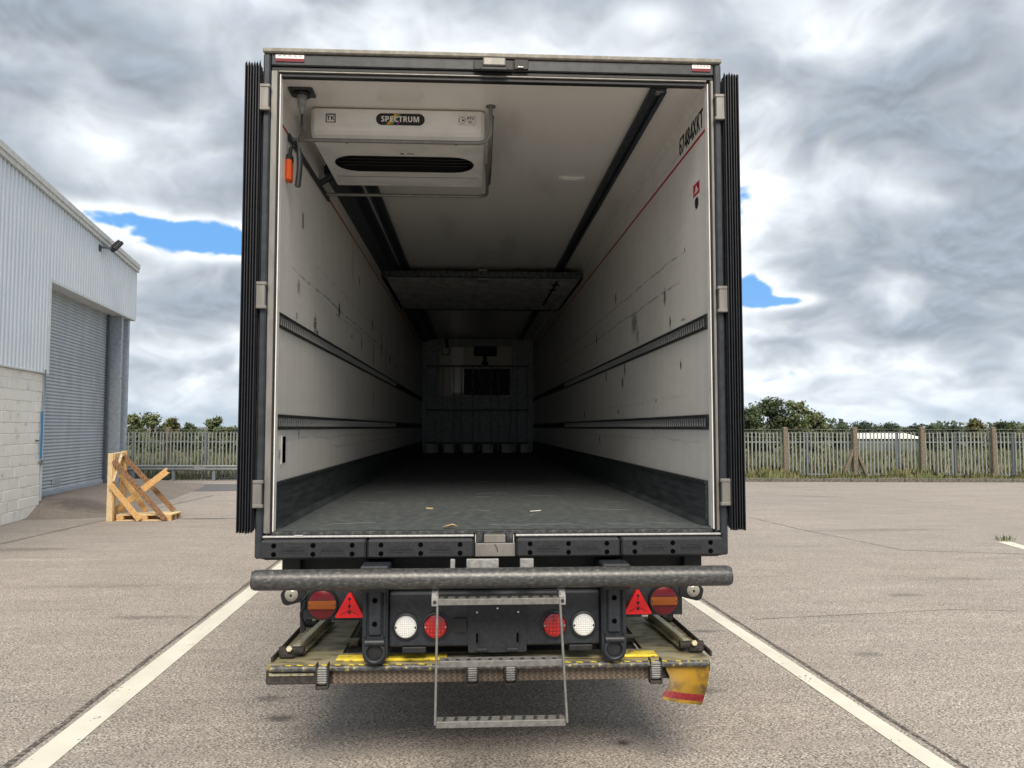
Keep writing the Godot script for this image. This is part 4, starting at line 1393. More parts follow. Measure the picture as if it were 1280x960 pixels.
func trailer_interior(T: Node3D) -> void:
	# load rails on both walls: two flanges, a sunk web and the ribs between the slots
	for s: float in [-1.0, 1.0]:
		for y: float in [2.515, 1.930]:
			var x := s * 1.2385
			var r := obj("load_rail", mb().span(Vector3(x, y - .028, -.16), Vector3(x - s * .004, y + .028, -12.9)), M.rail_dark, T)
			for e: float in [-1.0, 1.0]:
				obj("flange", mb().span(Vector3(x, y + e * .044, -.155), Vector3(x - s * .013, y + e * .026, -12.9), .003), M.rail, r)
			obj("end_plate", mb().span(Vector3(x, y - .044, -.118), Vector3(x - s * .014, y + .044, -.150), .003), M.rail, r)
			var rb := mb()
			var z := -.19
			while z > -7.0:
				rb.span(Vector3(x - s * .004, y - .025, z - .007), Vector3(x - s * .0105, y + .025, z + .007))
				z -= .0508
			stuff(obj("slot_ribs", rb, M.galv, r))
		# red loading limit line
		obj("limit_line", mb().span(Vector3(s * 1.2393, 3.641 + (.012 if s < 0 else 0.0), -.09), Vector3(s * 1.2383, 3.659 + (.012 if s < 0 else 0.0), -12.9)), M.red, T)
		# decking tracks in the ceiling
		var zs := -.075 if s > 0 else -1.46
		var tr := obj("ceiling_track", mb().span(Vector3(s * .905, 3.858, zs), Vector3(s * 1.0, 3.8795, -13.0), .004), M.track, T)
		obj("groove_lip", mb().span(Vector3(s * .905, 3.842, zs - .005), Vector3(s * .938, 3.857, -13.0), .003), M.track, tr)
		obj("groove_lip", mb().span(Vector3(s * .967, 3.842, zs - .005), Vector3(s * 1.0, 3.857, -13.0), .003), M.track, tr)
		obj("end_stop", mb().span(Vector3(s * .935, 3.848, zs - .003), Vector3(s * .985, 3.857, zs - .05), .002), M.steel, tr)
	# corner trim between ceiling and walls
	for s: float in [-1.0, 1.0]:
		obj("corner_bead", mb().prism(P2([0, 0, s * -.03, 0, 0, -.03]), -12.9, -.07, Transform3D(Basis.IDENTITY, Vector3(s * 1.2385, 3.8795, 0))), M.unit, T)
	# dark hose cover along the left corner, behind the cooler
	obj("hose_cover", mb().prism(P2([-1.2375, 3.879, -1.035, 3.879, -1.035, 3.845, -1.10, 3.800, -1.2375, 3.79]), -13.0, -1.47), M.track, T)
	# mounting strip on the left wall where the guard is fixed
	obj("guard_strip", mb().span(Vector3(-1.2385, 3.622, -.34), Vector3(-1.222, 3.664, -1.62), .004), M.rail, T)
	# grab handle low on the left wall; black patch paints its shaded side
	var hp := obj("handle_shade", mb().span(Vector3(-1.2385, 1.69, -.415), Vector3(-1.2365, 1.845, -.330), .0008), M.hole, T)
	obj("grab_handle", mb().span(Vector3(-1.2385, 1.682, -.292), Vector3(-1.231, 1.853, -.318), .003), M.unit, hp)
	obj("wall_plate", mb().span(Vector3(-1.2385, 3.20, -.765), Vector3(-1.2355, 3.30, -.81), .001), M.galv, T)
	# number, sticker and hole on the right wall
	var xr := 1.2382
	var nb := Transform3D(Basis(Vector3(0, 0, 1), Vector3(0, 1, 0), Vector3(-1, 0, 0)), Vector3(xr, 3.742, -.43))
	text("fleet_number", "67484XKT", .110, .0015, M.ink, nb, T, true, .75)
	var sk := obj("sticker", mb().span(Vector3(1.2390, 3.318, -.385), Vector3(1.2378, 3.392, -.255)), M.red, T)
	for k in 3:
		obj("print", mb().span(Vector3(1.2378, 3.334 + .006 * k, -.365 + .012 * k), Vector3(1.2374, 3.338 + .006 * k, -.285)), M.white_print, sk)
	obj("print", mb().prism(P2([-.34, 3.352, -.30, 3.352, -.32, 3.380]), 0, .0004, Transform3D(Basis(Vector3(0, 0, 1), Vector3(0, 1, 0), Vector3(-1, 0, 0)), Vector3(1.2378, 0, 0))), M.white_print, sk)
	obj("drain_hole", mb().lathe(P2([.036, .0, .034, .003, .026, .003, .025, .0, .0, .0]), 20, facing(Vector3(1.2386, 3.268, -.315), Vector3.LEFT)), M.rail_dark, T)
	# flush lamps in the ceiling
	for z: float in [-1.75]:
		var lp := obj("roof_lamp", mb().prism(rounded_rect(.22, .07, .034), -.006, .006, Transform3D(Basis(Vector3(1, 0, 0), Vector3(0, 0, 1), Vector3(0, 1, 0)), Vector3(.66, 3.874, z))), M.unit, T)
		obj("lens", mb().prism(rounded_rect(.13, .04, .018), -.006, .0, Transform3D(Basis(Vector3(1, 0, 0), Vector3(0, 0, 1), Vector3(0, 1, 0)), Vector3(.66, 3.8675, z))), M.lamp_white, lp)
	# socket in the ceiling, left corner by the door
	var so := obj("ceiling_socket", mb().prism(rounded_rect(.14, .13, .012), -.005, .005, Transform3D(Basis(Vector3(1, 0, 0), Vector3(0, 0, 1), Vector3(0, 1, 0)), Vector3(-1.135, 3.874, -.25))), M.rail, T)
	obj("socket_ring", mb().lathe(P2([.0, .0, .047, .0, .05, .006, .05, .018, .042, .02]), 24, Transform3D(Basis.IDENTITY, Vector3(-1.135, 3.850, -.25))), M.blackgloss, so)
	obj("plug", mb().lathe(P2([.0, .0, .006, .0, .014, .02, .024, .045, .026, .09, .03, .092, .03, .11, .022, .112]), 18, Transform3D(Basis.IDENTITY, Vector3(-1.135, 3.742, -.25))), M.galv, so)


func trailer_cooler(T: Node3D) -> void:
	# second-zone cooler hung under the ceiling at the left
	var x0 := -1.128
	var x1 := -.056
	var zf := -.455
	var zb := -1.435
	var yb := 3.697
	var yt := 3.872
	var r := .022
	# body: rounded front edge, underside left open for the outlet panel
	var prof := P2([zb, yt, zf - .012, yt, zf - .003, yt - .004, zf, yt - .014, zf, yb + .052, zf - .006, yb + .034, zf - .022, yb + .014, zf - .05, yb + .002, zf - .075, yb])
	var m := mb()
	var xf := Transform3D(Basis(Vector3(0, 0, 1), Vector3(0, 1, 0), Vector3(-1, 0, 0)), Vector3.ZERO)
	for i in range(1, prof.size() - 1):
		var a := prof[i]
		var b := prof[i + 1]
		var e := b - a
		m.face(Vector3(x0 + r, a.y, a.x), Vector3(x1 - r, a.y, a.x), Vector3(x1 - r, b.y, b.x), Vector3(x0 + r, b.y, b.x), Vector3(0, e.x, -e.y))
		for s: float in [-1.0, 1.0]:
			var xi := x0 + r if s < 0 else x1 - r
			var xo := x0 if s < 0 else x1
			m.face(Vector3(xi, a.y, a.x), Vector3(xo, a.y, a.x - r), Vector3(xo, b.y, b.x - r), Vector3(xi, b.y, b.x), Vector3(s, e.x, -e.y))
	for s: float in [-1.0, 1.0]:
		var xo := x0 if s < 0 else x1
		m.face(Vector3(xo, yt, zf - r - .01), Vector3(xo, yt, zb), Vector3(xo, yb, zb), Vector3(xo, yb, zf - .075 - r), Vector3(s, 0, 0))
		m.face(Vector3(xo, yt, zf - r - .01), Vector3(xo, yt - .014, zf - r), Vector3(xo, yb + .034, zf - r - .006), Vector3(xo, yb, zf - .075 - r), Vector3(s, 0, 0))
	m.face(Vector3(x0, yt, zb), Vector3(x1, yt, zb), Vector3(x1, yb, zb), Vector3(x0, yb, zb), Vector3.FORWARD)
	m.face(Vector3(x0 + r, yt, zf - .012), Vector3(x1 - r, yt, zf - .012), Vector3(x1 - r, yt, zb), Vector3(x0 + r, yt, zb), Vector3.UP)
	var u := obj("cooler_unit", m, M.unit, T)
	# underside with its long outlet: a ring of quads from the stadium to the rectangle
	var cx := -.592
	var cz := -.955
	var hw := .468
	var hr := .150
	var n := 48
	var ring := PackedVector2Array()
	for q in 2:
		var sg := 1.0 if q == 0 else -1.0
		for k in 20:
			var a := -PI / 2 + PI * float(k) / 19.0 + PI * q
			ring.append(Vector2(cx + (hw - hr) * sg + cos(a) * hr, cz + sin(a) * hr))
		for k in 12:
			ring.append(Vector2(cx + (hw - hr) * sg * (1.0 - 2.0 * (k + 1) / 13.0), cz + hr * sg))
	n = ring.size()
	var rx0 := x0 + .001
	var rx1 := x1 - .001
	var rz0 := zb + .001
	var rz1 := zf - .0745
	var outer := PackedVector2Array()
	for p in ring:
		var d := p - Vector2(cx, cz)
		var t := minf(((rx1 - cx) if d.x > 0 else (cx - rx0)) / maxf(absf(d.x), 1e-5), ((rz1 - cz) if d.y > 0 else (cz - rz0)) / maxf(absf(d.y), 1e-5))
		outer.append(Vector2(cx, cz) + d * t)
	var un := mb()
	for k in n:
		var a := ring[k]
		var b := ring[(k + 1) % n]
		var c := outer[(k + 1) % n]
		var d := outer[k]
		un.face(Vector3(a.x, yb, a.y), Vector3(b.x, yb, b.y), Vector3(c.x, yb, c.y), Vector3(d.x, yb, d.y), Vector3.DOWN)
		for q: Vector2 in [Vector2(rx0, rz0), Vector2(rx0, rz1), Vector2(rx1, rz0), Vector2(rx1, rz1)]:
			if (absf(c.x - q.x) < .001 or absf(c.y - q.y) < .001) and (absf(d.x - q.x) < .001 or absf(d.y - q.y) < .001) and absf(c.x - d.x) > .002 and absf(c.y - d.y) > .002:
				un.tri(Vector3(c.x, yb, c.y), Vector3(d.x, yb, d.y), Vector3(q.x, yb, q.y), Vector3.DOWN)
	var ul := obj("outlet_panel", un, M.unit, u)
	var dk := mb()
	for k in n:
		var a := ring[k]
		var b := ring[(k + 1) % n]
		dk.face(Vector3(a.x, yb, a.y), Vector3(b.x, yb, b.y), Vector3(b.x, yb + .06, b.y), Vector3(a.x, yb + .06, a.y), Vector3(cx - a.x, 0, cz - a.y))
		dk.tri(Vector3(a.x, yb + .06, a.y), Vector3(b.x, yb + .06, b.y), Vector3(cx, yb + .06, cz), Vector3.DOWN)
	obj("air_outlet", dk, M.blackgloss, u)
	for k in 4:
		var zz := cz - .09 + .06 * k
		var half := hw - hr + sqrt(maxf(0, hr * hr - (zz - cz) * (zz - cz))) - .008
		obj("outlet_vane", mb().box(Vector3.ZERO, Vector3(half * 2, .004, .035), .001, Transform3D(Basis.from_euler(Vector3(.5, 0, 0)), Vector3(cx, yb + .025, zz))), M.blackgloss, u)
	var rim := PackedVector3Array()
	for k in n + 1:
		rim.append(Vector3(ring[k % n].x, yb - .001, ring[k % n].y))
	obj("outlet_rim", mb().tube(rim, .004, 6, false), M.seal, u)
	# seam and screws
	obj("panel_seam", mb().span(Vector3(x0 + .03, yb - .002, -1.23), Vector3(x1 - .03, yb - .0002, -1.222)), M.galv, u)
	for x: float in [-.92, -.235]:
		obj("screw", mb().lathe(P2([.0, -.006, .012, -.005, .014, .0]), 10, Transform3D(Basis.IDENTITY, Vector3(x, yb - .0005, -.56))), M.rail, u)
	obj("warning_sticker", mb().prism(P2([-.61, -.765, -.575, -.765, -.592, -.735]), -.0005, .0003, Transform3D(Basis(Vector3(1, 0, 0), Vector3(0, 0, 1), Vector3(0, 1, 0)), Vector3(0, yb - .0005, 0))), M.rail, u)
	obj("print", mb().span(Vector3(-.56, yb - .001, -.76), Vector3(-.515, yb - .0002, -.74)), M.galv, u)
	# badge: dark pill with white letters and the three slanting coloured stripes
	var fz := zf + .0012
	var bc := Vector3(-.577, 3.806, fz)
	var bd := obj("badge", mb().prism(rounded_rect(.300, .074, .036), -.0012, .0012, Transform3D(Basis.IDENTITY, bc)), M.ink, u)
	var cols := [lin(.62, .42, .02), lin(.55, .16, .02), lin(.04, .30, .08), lin(.30, .03, .28)]
	for k in 4:
		var c := flat(cols[k], .5)
		var px := -.074 + .013 * k
		var poly := P2([px - .012, -.034, px + .002, -.034, px + .024, -.004, px + .052, .034, px + .038, .034, px + .012, -.002])
		if k == 3:
			poly = P2([px + .012, -.034, px + .024, -.034, px + .030, -.010, px + .022, -.010])
		obj("stripe", mb().prism(poly, .0, .0004, Transform3D(Basis.IDENTITY, bc + Vector3(0, 0, .0013 + .0001 * k))), c, bd)
	text("lettering", "SPECTRUM", .0345, .001, M.white_print, Transform3D(Basis.IDENTITY, bc + Vector3(0, 0, .0024)), bd, true, .97)
	# small square emblem: outlined box with two interlocking letters
	var ec := Vector3(-1.005, 3.806, fz)
	var em := obj("emblem", mb().prism(rounded_rect(.060, .056, .003), -.001, .0006, Transform3D(Basis.IDENTITY, ec)), M.ink, u)
	obj("emblem_field", mb().prism(rounded_rect(.048, .040, .002), .0007, .0010, Transform3D(Basis.IDENTITY, ec)), M.unit, em)
	text("lettering", "TK", .026, .0008, M.ink, Transform3D(Basis.IDENTITY, ec + Vector3(0, 0, .0015)), em, true, 1.15)
	for k in 5:
		obj("notch", mb().box(ec + Vector3(-.02 + .01 * k, -.024, .0009), Vector3(.005, .006, .0006)), M.unit, em)
	# outlined sticker with a dial and the letters PTC
	var pc := Vector3(-.165, 3.808, fz)
	var ps := obj("label", mb().prism(rounded_rect(.105, .058, .006), -.001, .0004, Transform3D(Basis.IDENTITY, pc)), M.galv, u)
	obj("label_field", mb().prism(rounded_rect(.101, .054, .005), .0005, .0008, Transform3D(Basis.IDENTITY, pc)), M.unit, ps)
	obj("dial", mb().lathe(P2([.021, .0, .021, .0006, .018, .0006, .018, .0]), 24, facing(pc + Vector3(-.028, 0, .0009))), M.rail, ps)
	obj("arrow", mb().prism(P2([-.030, -.010, -.030, .010, -.014, .0]), .0009, .0014, Transform3D(Basis.IDENTITY, pc)), M.rail, ps)
	text("lettering", "PTC", .019, .0006, M.ink, Transform3D(Basis.IDENTITY, pc + Vector3(.024, .012, .0012)), ps, true, 1.0)
	for k in 3:
		obj("print", mb().span(pc + Vector3(.006, -.006 - .006 * k, .0009), pc + Vector3([.034, .028, .040][k], -.003 - .006 * k, .0012)), M.rail, ps)
	obj("side_bracket", mb().bar(Vector3(-1.235, 3.66, -1.30), Vector3(-1.12, 3.74, -1.30), .05, .03, Vector3.BACK, .006), M.track, u)
	# guard of steel tube round the unit
	var g := obj("guard_tube", mb().tube(bent([Vector3(-.018, 3.876, -.40), Vector3(-.018, 3.645, -.40), Vector3(-1.225, 3.645, -.40)], .09, 8), .0125, 12), M.steel, T)
	obj("guard_tube", mb().tube(bent([Vector3(-.018, 3.72, -.40), Vector3(-.022, 3.665, -.47), Vector3(-.022, 3.645, -1.50), Vector3(-1.225, 3.645, -1.50)], .09, 8), .0125, 12), M.steel, g)
	obj("guard_foot", mb().lathe(P2([.0, .0, .03, .0, .03, -.006, .0, -.006]), 14, Transform3D(Basis.IDENTITY, Vector3(-.018, 3.879, -.40))), M.steel, g)
	obj("guard_strut", mb().tube(PackedVector3Array([Vector3(-.022, 3.645, -1.44), Vector3(-.022, 3.876, -1.44)]), .011, 10), M.steel, g)
	obj("guard_post", mb().tube(PackedVector3Array([Vector3(-.005, 3.84, -.46), Vector3(-.008, 3.645, -.95), Vector3(-.008, 3.648, -1.2)]), .008, 8), M.rail, g)


func trailer_bulkhead(T: Node3D) -> void:
	# insulated partition folded up under the ceiling
	var p := obj("partition", mb().span(Vector3(-1.195, 3.735, -5.12), Vector3(1.21, 3.80, -7.65), .008), M.partition, T)
	obj("edge_seal", mb().span(Vector3(-1.225, 3.728, -5.075), Vector3(1.235, 3.808, -5.118), .008), M.rail, p)
	for s: float in [-1.0, 1.0]:
		obj("side_seal", mb().span(Vector3(s * 1.212, 3.722, -5.12), Vector3(s * 1.237, 3.80, -7.65), .006), M.seal, p)
	obj("far_seal", mb().span(Vector3(-1.2, 3.722, -7.652), Vector3(1.21, 3.80, -7.70), .006), M.seal, p)
	for x: float in [-.78, -.39, .0, .39, .78]:
		obj("hook", mb().box(Vector3(x, 3.82, -5.10), Vector3(.05 if x != 0.0 else .11, .03, .03), .006), M.black if x != 0.0 else M.galv, p)
	obj("latch", mb().span(Vector3(-.06, 3.71, -5.14), Vector3(.06, 3.733, -5.30), .004), M.galv, p)
	obj("strap", mb().span(Vector3(.92, 3.722, -5.3), Vector3(.95, 3.733, -7.2), .002), M.seal, p)
	for z: float in [-5.45, -5.8]:
		obj("strap_buckle", mb().span(Vector3(.885, 3.712, z), Vector3(.985, 3.721, z - .06), .003), M.black, p)
	# front bulkhead with its opening, pillars and feet
	var zb := -12.86
	var bh := obj("front_bulkhead", mb().span(Vector3(-1.236, 1.53, zb), Vector3(-.86, 3.86, zb - .03)), M.bulk, T)
	obj("bulkhead_panel", mb().span(Vector3(.76, 1.53, zb), Vector3(1.236, 3.86, zb - .03)), M.bulk, bh)
	obj("bulkhead_panel", mb().span(Vector3(-.858, 1.53, zb), Vector3(.758, 2.58, zb - .03)), M.bulk, bh)
	obj("bulkhead_panel", mb().span(Vector3(-.858, 3.70, zb), Vector3(.758, 3.86, zb - .03)), M.bulk, bh)
	for x: float in [-1.17, -.90, .80, 1.16]:
		obj("pillar", mb().span(Vector3(x - .03, 1.34, zb + .002), Vector3(x + .03, 3.84, zb + .03), .006), M.bulk, bh)
	for k in 5:
		obj("foot", mb().span(Vector3(-.93 + .425 * k, 1.337, zb - .1), Vector3(-.75 + .425 * k, 1.528, zb + .01), .01), M.black, bh)
	# things behind the opening
	obj("dark_intake", mb().span(Vector3(-.30, 2.62, zb - .04), Vector3(.72, 3.20, zb - .16), .01), M.rail_dark, bh)
	obj("light_pillar", mb().span(Vector3(-.60, 2.66, zb - .10), Vector3(-.31, 3.69, zb - .16), .004), M.ceil, bh)
	obj("sign_box", mb().span(Vector3(-.09, 3.48, zb + .002), Vector3(.42, 3.69, zb + .10), .012), M.rail_dark, bh)
	obj("sensor", mb().span(Vector3(.11, 3.30, zb + .01), Vector3(.20, 3.475, zb + .06), .01).span(Vector3(.08, 3.28, zb + .01), Vector3(.23, 3.36, zb + .05), .01), M.black, bh)
	var lp := obj("inspection_lamp", mb().span(Vector3(-.80, 3.50, zb + .02), Vector3(-.63, 3.66, zb + .08), .01), M.black, bh)
	obj("lamp_lens", mb().span(Vector3(-.785, 3.515, zb + .081), Vector3(-.645, 3.645, zb + .09), .004), M.white_print, lp)
	obj("lamp_arm", mb().bar(Vector3(-.68, 3.66, zb + .05), Vector3(-.70, 3.85, zb + .12), .07, .05, Vector3.RIGHT, .01), M.black, lp)
	# cage of bars
	var x := -1.10
	var xs := [-1.12, -.93, -.77, -.53, -.36, -.11, .04, .29, .45, .71, .86, 1.08]
	for q: float in xs:
		obj("bar", mb().tube(PackedVector3Array([Vector3(q, 1.36, zb + .09), Vector3(q, 3.26, zb + .09)]), .011, 8), M.bulk, bh)
	for y: float in [3.25, 2.28, 1.56]:
		obj("cross_bar", mb().span(Vector3(-1.15, y - .016, zb + .103), Vector3(1.12, y + .016, zb + .115), .003), M.guide, bh)


func tail_lamp(T: Node3D, c: Vector3, r: float) -> void:
	# round lamp of three bands: red, amber, red
	var h := obj("tail_lamp", mb().lathe(P2([.0, -.06, r + .010, -.06, r + .012, -.015, r + .008, .0, r, .0]), 32, facing(c)), M.black, T)
	var t := acos(.30)
	for band: Array in [["red_lens", t, PI - t, M.lamp_red_dark], ["red_lens", PI + t, TAU - t, M.lamp_red_dark]]:
		var poly := PackedVector2Array()
		var a0: float = PI / 2 - t if band[1] < PI else PI * 1.5 - t
		for k in 21:
			var a: float = lerpf(a0, a0 + 2.0 * t, k / 20.0)
			poly.append(Vector2(cos(a), sin(a)) * r)
		domed(h, band[0], poly, c, r, band[3])
	var mid := PackedVector2Array()
	var u := PI / 2 - t
	for k in 7:
		mid.append(Vector2(cos(lerpf(-u, u, k / 6.0)), sin(lerpf(-u, u, k / 6.0))) * r)
	for k in 7:
		mid.append(Vector2(cos(PI + lerpf(-u, u, k / 6.0)), sin(PI + lerpf(-u, u, k / 6.0))) * r)
	domed(h, "amber_lens", mid, c + Vector3(0, 0, .002), r, M.lamp_amber)
	for s: float in [-1.0, 1.0]:
		obj("screw", mb().lathe(P2([.0, .004, .004, .003, .005, .0]), 8, facing(c + Vector3(s * r * .9, 0, .008))), M.rail, h)


# a slightly domed lens over a convex outline
func domed(parent: Node3D, called: String, poly: PackedVector2Array, c: Vector3, r: float, mat: Material) -> void:
	var m := mb()
	var o := Vector2.ZERO
	for p in poly:
		o += p / poly.size()
	var rings := 4
	var pt := func(i: int, q: int) -> Vector3:
		var p := o.lerp(poly[i % poly.size()], float(q) / rings)
		var d := p.length() / r
		return c + Vector3(p.x, p.y, .022 * sqrt(maxf(0, 1.0 - d * d * .97)))
	var nn := func(i: int, q: int) -> Vector3:
		var p := o.lerp(poly[i % poly.size()], float(q) / rings)
		return Vector3(p.x / r * .45, p.y / r * .45, 1).normalized()
	for i in poly.size():
		for q in rings:
			if q > 0:
				m.tri3(pt.call(i, q), pt.call(i + 1, q), pt.call(i + 1, q + 1), nn.call(i, q), nn.call(i + 1, q), nn.call(i + 1, q + 1))
			m.tri3(pt.call(i, q), pt.call(i + 1, q + 1), pt.call(i, q + 1), nn.call(i, q), nn.call(i + 1, q + 1), nn.call(i, q + 1))
		var a: Vector3 = pt.call(i, rings)
		var b: Vector3 = pt.call(i + 1, rings)
		var e := b - a
		m.face(a, b, b - Vector3(0, 0, .012), a - Vector3(0, 0, .012), Vector3(e.y, -e.x, 0))
	obj(called, m, mat, parent)


func round_lamp(T: Node3D, called: String, c: Vector3, r: float, mat: Material, red: bool) -> void:
	var h := obj(called, mb().lathe(P2([.0, -.05, r + .012, -.05, r + .013, .0, r + .004, .004, r, .0]), 32, facing(c)), M.plastic, T)
	var l := mb()
	l.lathe(P2([r, .0, r * .99, .008, r * .9, .014, r * .5, .019, .0, .021]), 32, facing(c))
	obj("lens", l, M.red_base if red else M.white_base, h)
	for s: float in [-1.0, 1.0]:
		obj("screw", mb().lathe(P2([.0, .006, .005, .005, .006, .0]), 8, facing(c + Vector3(s * r * .86, 0, .012))), M.galv if red else M.rail_dark, h)
	# optics behind the lens read as a grid of little domes
	var g := mb()
	var st := .019 if red else .0115
	var n := int(r / st)
	for i in range(-n, n + 1):
		for j in range(-n, n + 1):
			var p := Vector2(i, j) * st
			if p.length() < r * .82:
				var z := .0205 - .012 * pow(p.length() / r, 2.0)
				g.lathe(P2([st * .40, -.003, st * .33, .003, .0, .004]), 6, facing(c + Vector3(p.x, p.y, z)))
	stuff(obj("lens_pattern", g, mat, h))


func trailer_rear_end(T: Node3D) -> void:
	# the big bumper tube
	var bt := obj("bumper_tube", mb().lathe(P2([.0, -1.246, .042, -1.246, .051, -1.236, .0525, -1.22, .0525, 1.212, .051, 1.228, .042, 1.237, .0, 1.237]), 32, facing(Vector3(0, 1.118, .20), Vector3.RIGHT)), M.tube, T)
	for x: float in [-1.243, 1.234]:
		obj("end_cap", mb().lathe(P2([.0, -.004, .046, -.004, .046, .004, .0, .004]), 24, facing(Vector3(x, 1.118, .20), Vector3.RIGHT)), M.rail, bt)
	for x: float in [-.635, .640]:
		obj("tube_arm", mb().span(Vector3(x - .075, 1.04, -.25), Vector3(x + .075, 1.175, .16), .008), M.plastic, bt)
	for q: Array in [[-.155, .015], [.128, .20], [-.24, -.215]]:
		obj("tube_tab", mb().span(Vector3(q[0], 1.150, .12), Vector3(q[1], 1.205, .145), .003), M.galv, bt)
	# dark beam and posts behind it
	obj("chassis_beam", mb().span(Vector3(-1.10, 1.03, -.32), Vector3(1.10, 1.18, -.12), .008), M.black, T)
	obj("chassis_beam", mb().span(Vector3(-.85, .95, -.55), Vector3(.85, 1.03, -.10), .008), M.black, T)
	for s: float in [-1.0, 1.0]:
		obj("under_post", mb().span(Vector3(s * 1.06, 1.03, -.16), Vector3(s * 1.16, 1.195, -.05), .006), M.black, T)
	# lamp carrier
	var lc := obj("lamp_carrier", mb().span(Vector3(-.573, .722, -.05), Vector3(.573, 1.010, .028), .010), M.plastic, T)
	obj("carrier_top", mb().span(Vector3(-.573, 1.012, -.06), Vector3(.573, 1.08, -.02), .006), M.black, lc)
	for s: float in [-1.0, 1.0]:
		obj("carrier_wing", mb().prism(P2([s * .705, .868, s * 1.035, .868, s * 1.035, 1.055, s * .705, 1.055]), -.06, -.012), M.plastic, lc)
		tail_lamp(T, Vector3(s * .930, .947, .006), .074)
		# triangle reflector with its three ridges and screws
		var tc := Vector3(s * .784, .925, .0)
		var tri := P2([-.076, -.040, -.070, -.048, .070, -.048, .076, -.040, .008, .080, -.008, .080])
		var rf := obj("triangle_reflector", mb().prism(tri, -.012, .010, Transform3D(Basis.IDENTITY, tc)), M.reflector, T)
		for a: float in [PI / 2, PI * 1.5 - 1.05, PI * 1.5 + 1.05]:
			obj("ridge", mb().bar(Vector3(tc.x, tc.y - .008, .0105), Vector3(tc.x + cos(a) * .055, tc.y - .008 + sin(a) * .050, .0105), .003, .003), M.lamp_red_dark, rf)
		for y: float in [.052, .014, -.020]:
			obj("screw", mb().lathe(P2([.0, .004, .005, .004, .008, .0]), 10, facing(tc + Vector3(0, y, .010))), M.rail_dark, rf)
		round_lamp(T, "reversing_lamp", Vector3(s * .479, .832, .038), .059, M.lamp_white, false)
		round_lamp(T, "fog_lamp", Vector3(s * .320, .832, .038), .062, M.lamp_red, true)
		# dock bracket with two holes and a ring below
		var bx := s * .638
		var br := obj("bracket", mb().prism(P2([bx - .066, 1.055, bx - .066, .700, bx - .055, .668, bx - .032, .650, bx + .032, .650, bx + .055, .668, bx + .066, .700, bx + .066, 1.055]), .0, .075), M.plastic, T)
		obj("channel", mb().span(Vector3(bx - .036, .80, .0755), Vector3(bx + .036, 1.04, .092), .010), M.plastic, br)
		for e: float in [-1.0, 1.0]:
			obj("channel_edge", mb().span(Vector3(bx + e * .058, .79, .076), Vector3(bx + e * .042, 1.05, .090), .006), M.plastic, br)
		for y: float in [.985, .862]:
			obj("bolt_hole", mb().lathe(P2([.014, .0, .014, .0005, .0, .0005]), 14, facing(Vector3(bx, y, .0925))), M.hole, br)
		obj("hinge_roll", mb().tube(PackedVector3Array([Vector3(bx - .05, .765, .088), Vector3(bx + .05, .765, .088)]), .018, 12), M.plastic, br)
		var ringp := PackedVector3Array()
		for k in 25:
			var a := TAU * k / 24
			ringp.append(Vector3(bx + cos(a) * .050, .712 + sin(a) * .050, .086))
		obj("ring", mb().tube(ringp, .0105, 10, false), M.plastic, br)
		obj("ring_recess", mb().lathe(P2([.038, .0, .036, .001, .0, .001]), 20, facing(Vector3(bx, .712, .0755))), M.black, br)
		# small clearance lamp on a dark arm, outboard
		var ml := obj("clearance_lamp", mb().prism(rounded_rect(.13, .085, .03), -.05, .0, Transform3D(Basis.from_euler(Vector3(0, 0, -.25 * s)), Vector3(s * 1.085, .995, .0))), M.black, T)
		obj("clearance_arm", mb().bar(Vector3(s * 1.02, 1.03, -.05), Vector3(s * 1.09, 1.06, -.05), .05, .03, Vector3.UP, .006), M.black, ml)
		obj("clearance_lens", mb().lathe(P2([.0, .014, .022, .012, .034, .004, .036, .0]), 20, facing(Vector3(s * 1.095, 1.0, .001))), M.old_lens, ml)
		obj("clearance_bolt", mb().lathe(P2([.0, .004, .006, .003, .007, .0]), 8, facing(Vector3(s * 1.095, 1.0, .0145))), M.rail_dark, ml)
	# cables by the left lamp
	obj("lamp_cable", mb().tube(bent([Vector3(-1.04, 1.02, -.02), Vector3(-1.02, .94, .0), Vector3(-1.05, .90, -.02), Vector3(-1.03, .80, -.04)], .04), .009, 8), M.seal, T)
	obj("lamp_cable", mb().tube(bent([Vector3(-1.10, .98, -.02), Vector3(-1.04, .96, .01), Vector3(-1.0, 1.02, -.02)], .03), .006, 8), M.seal, T)
	obj("lamp_stay", mb().span(Vector3(-1.062, .78, -.09), Vector3(-1.040, 1.04, -.065), .005), M.dirty, T)
	# number plate holder without a plate, and a small box beside it
	var np := obj("plate_holder", mb().prism(rounded_rect(.315, .245, .012), .0, .014, Transform3D(Basis.IDENTITY, Vector3(.012, .815, .0285))), M.rubber, T)
	obj("holder_frame", mb().span(Vector3(-.150, .935, .029), Vector3(.170, .944, .05), .003), M.plastic, np)
	for q: Array in [[-.098, .905], [.124, .905], [.012, .926]]:
		obj("rivet", mb().lathe(P2([.0, .004, .005, .003, .006, .0]), 8, facing(Vector3(q[0], q[1], .0426))), M.bright, np)
	for x: float in [-.098, .120]:
		obj("holder_slot", mb().span(Vector3(x - .005, .745, .043), Vector3(x + .005, .795, .047), .002), M.hole, np)
		obj("holder_rib", mb().span(Vector3(x + .008, .735, .043), Vector3(x + .014, .80, .052), .002), M.plastic, np)
	obj("holder_ledge", mb().span(Vector3(-.105, .700, .043), Vector3(-.04, .716, .056), .003).span(Vector3(.06, .700, .043), Vector3(.125, .716, .056), .003), M.plastic, np)
	obj("small_cover", mb().prism(rounded_rect(.066, .072, .008), .0, .018, Transform3D(Basis.IDENTITY, Vector3(-.188, .838, .0285))), M.black, T)
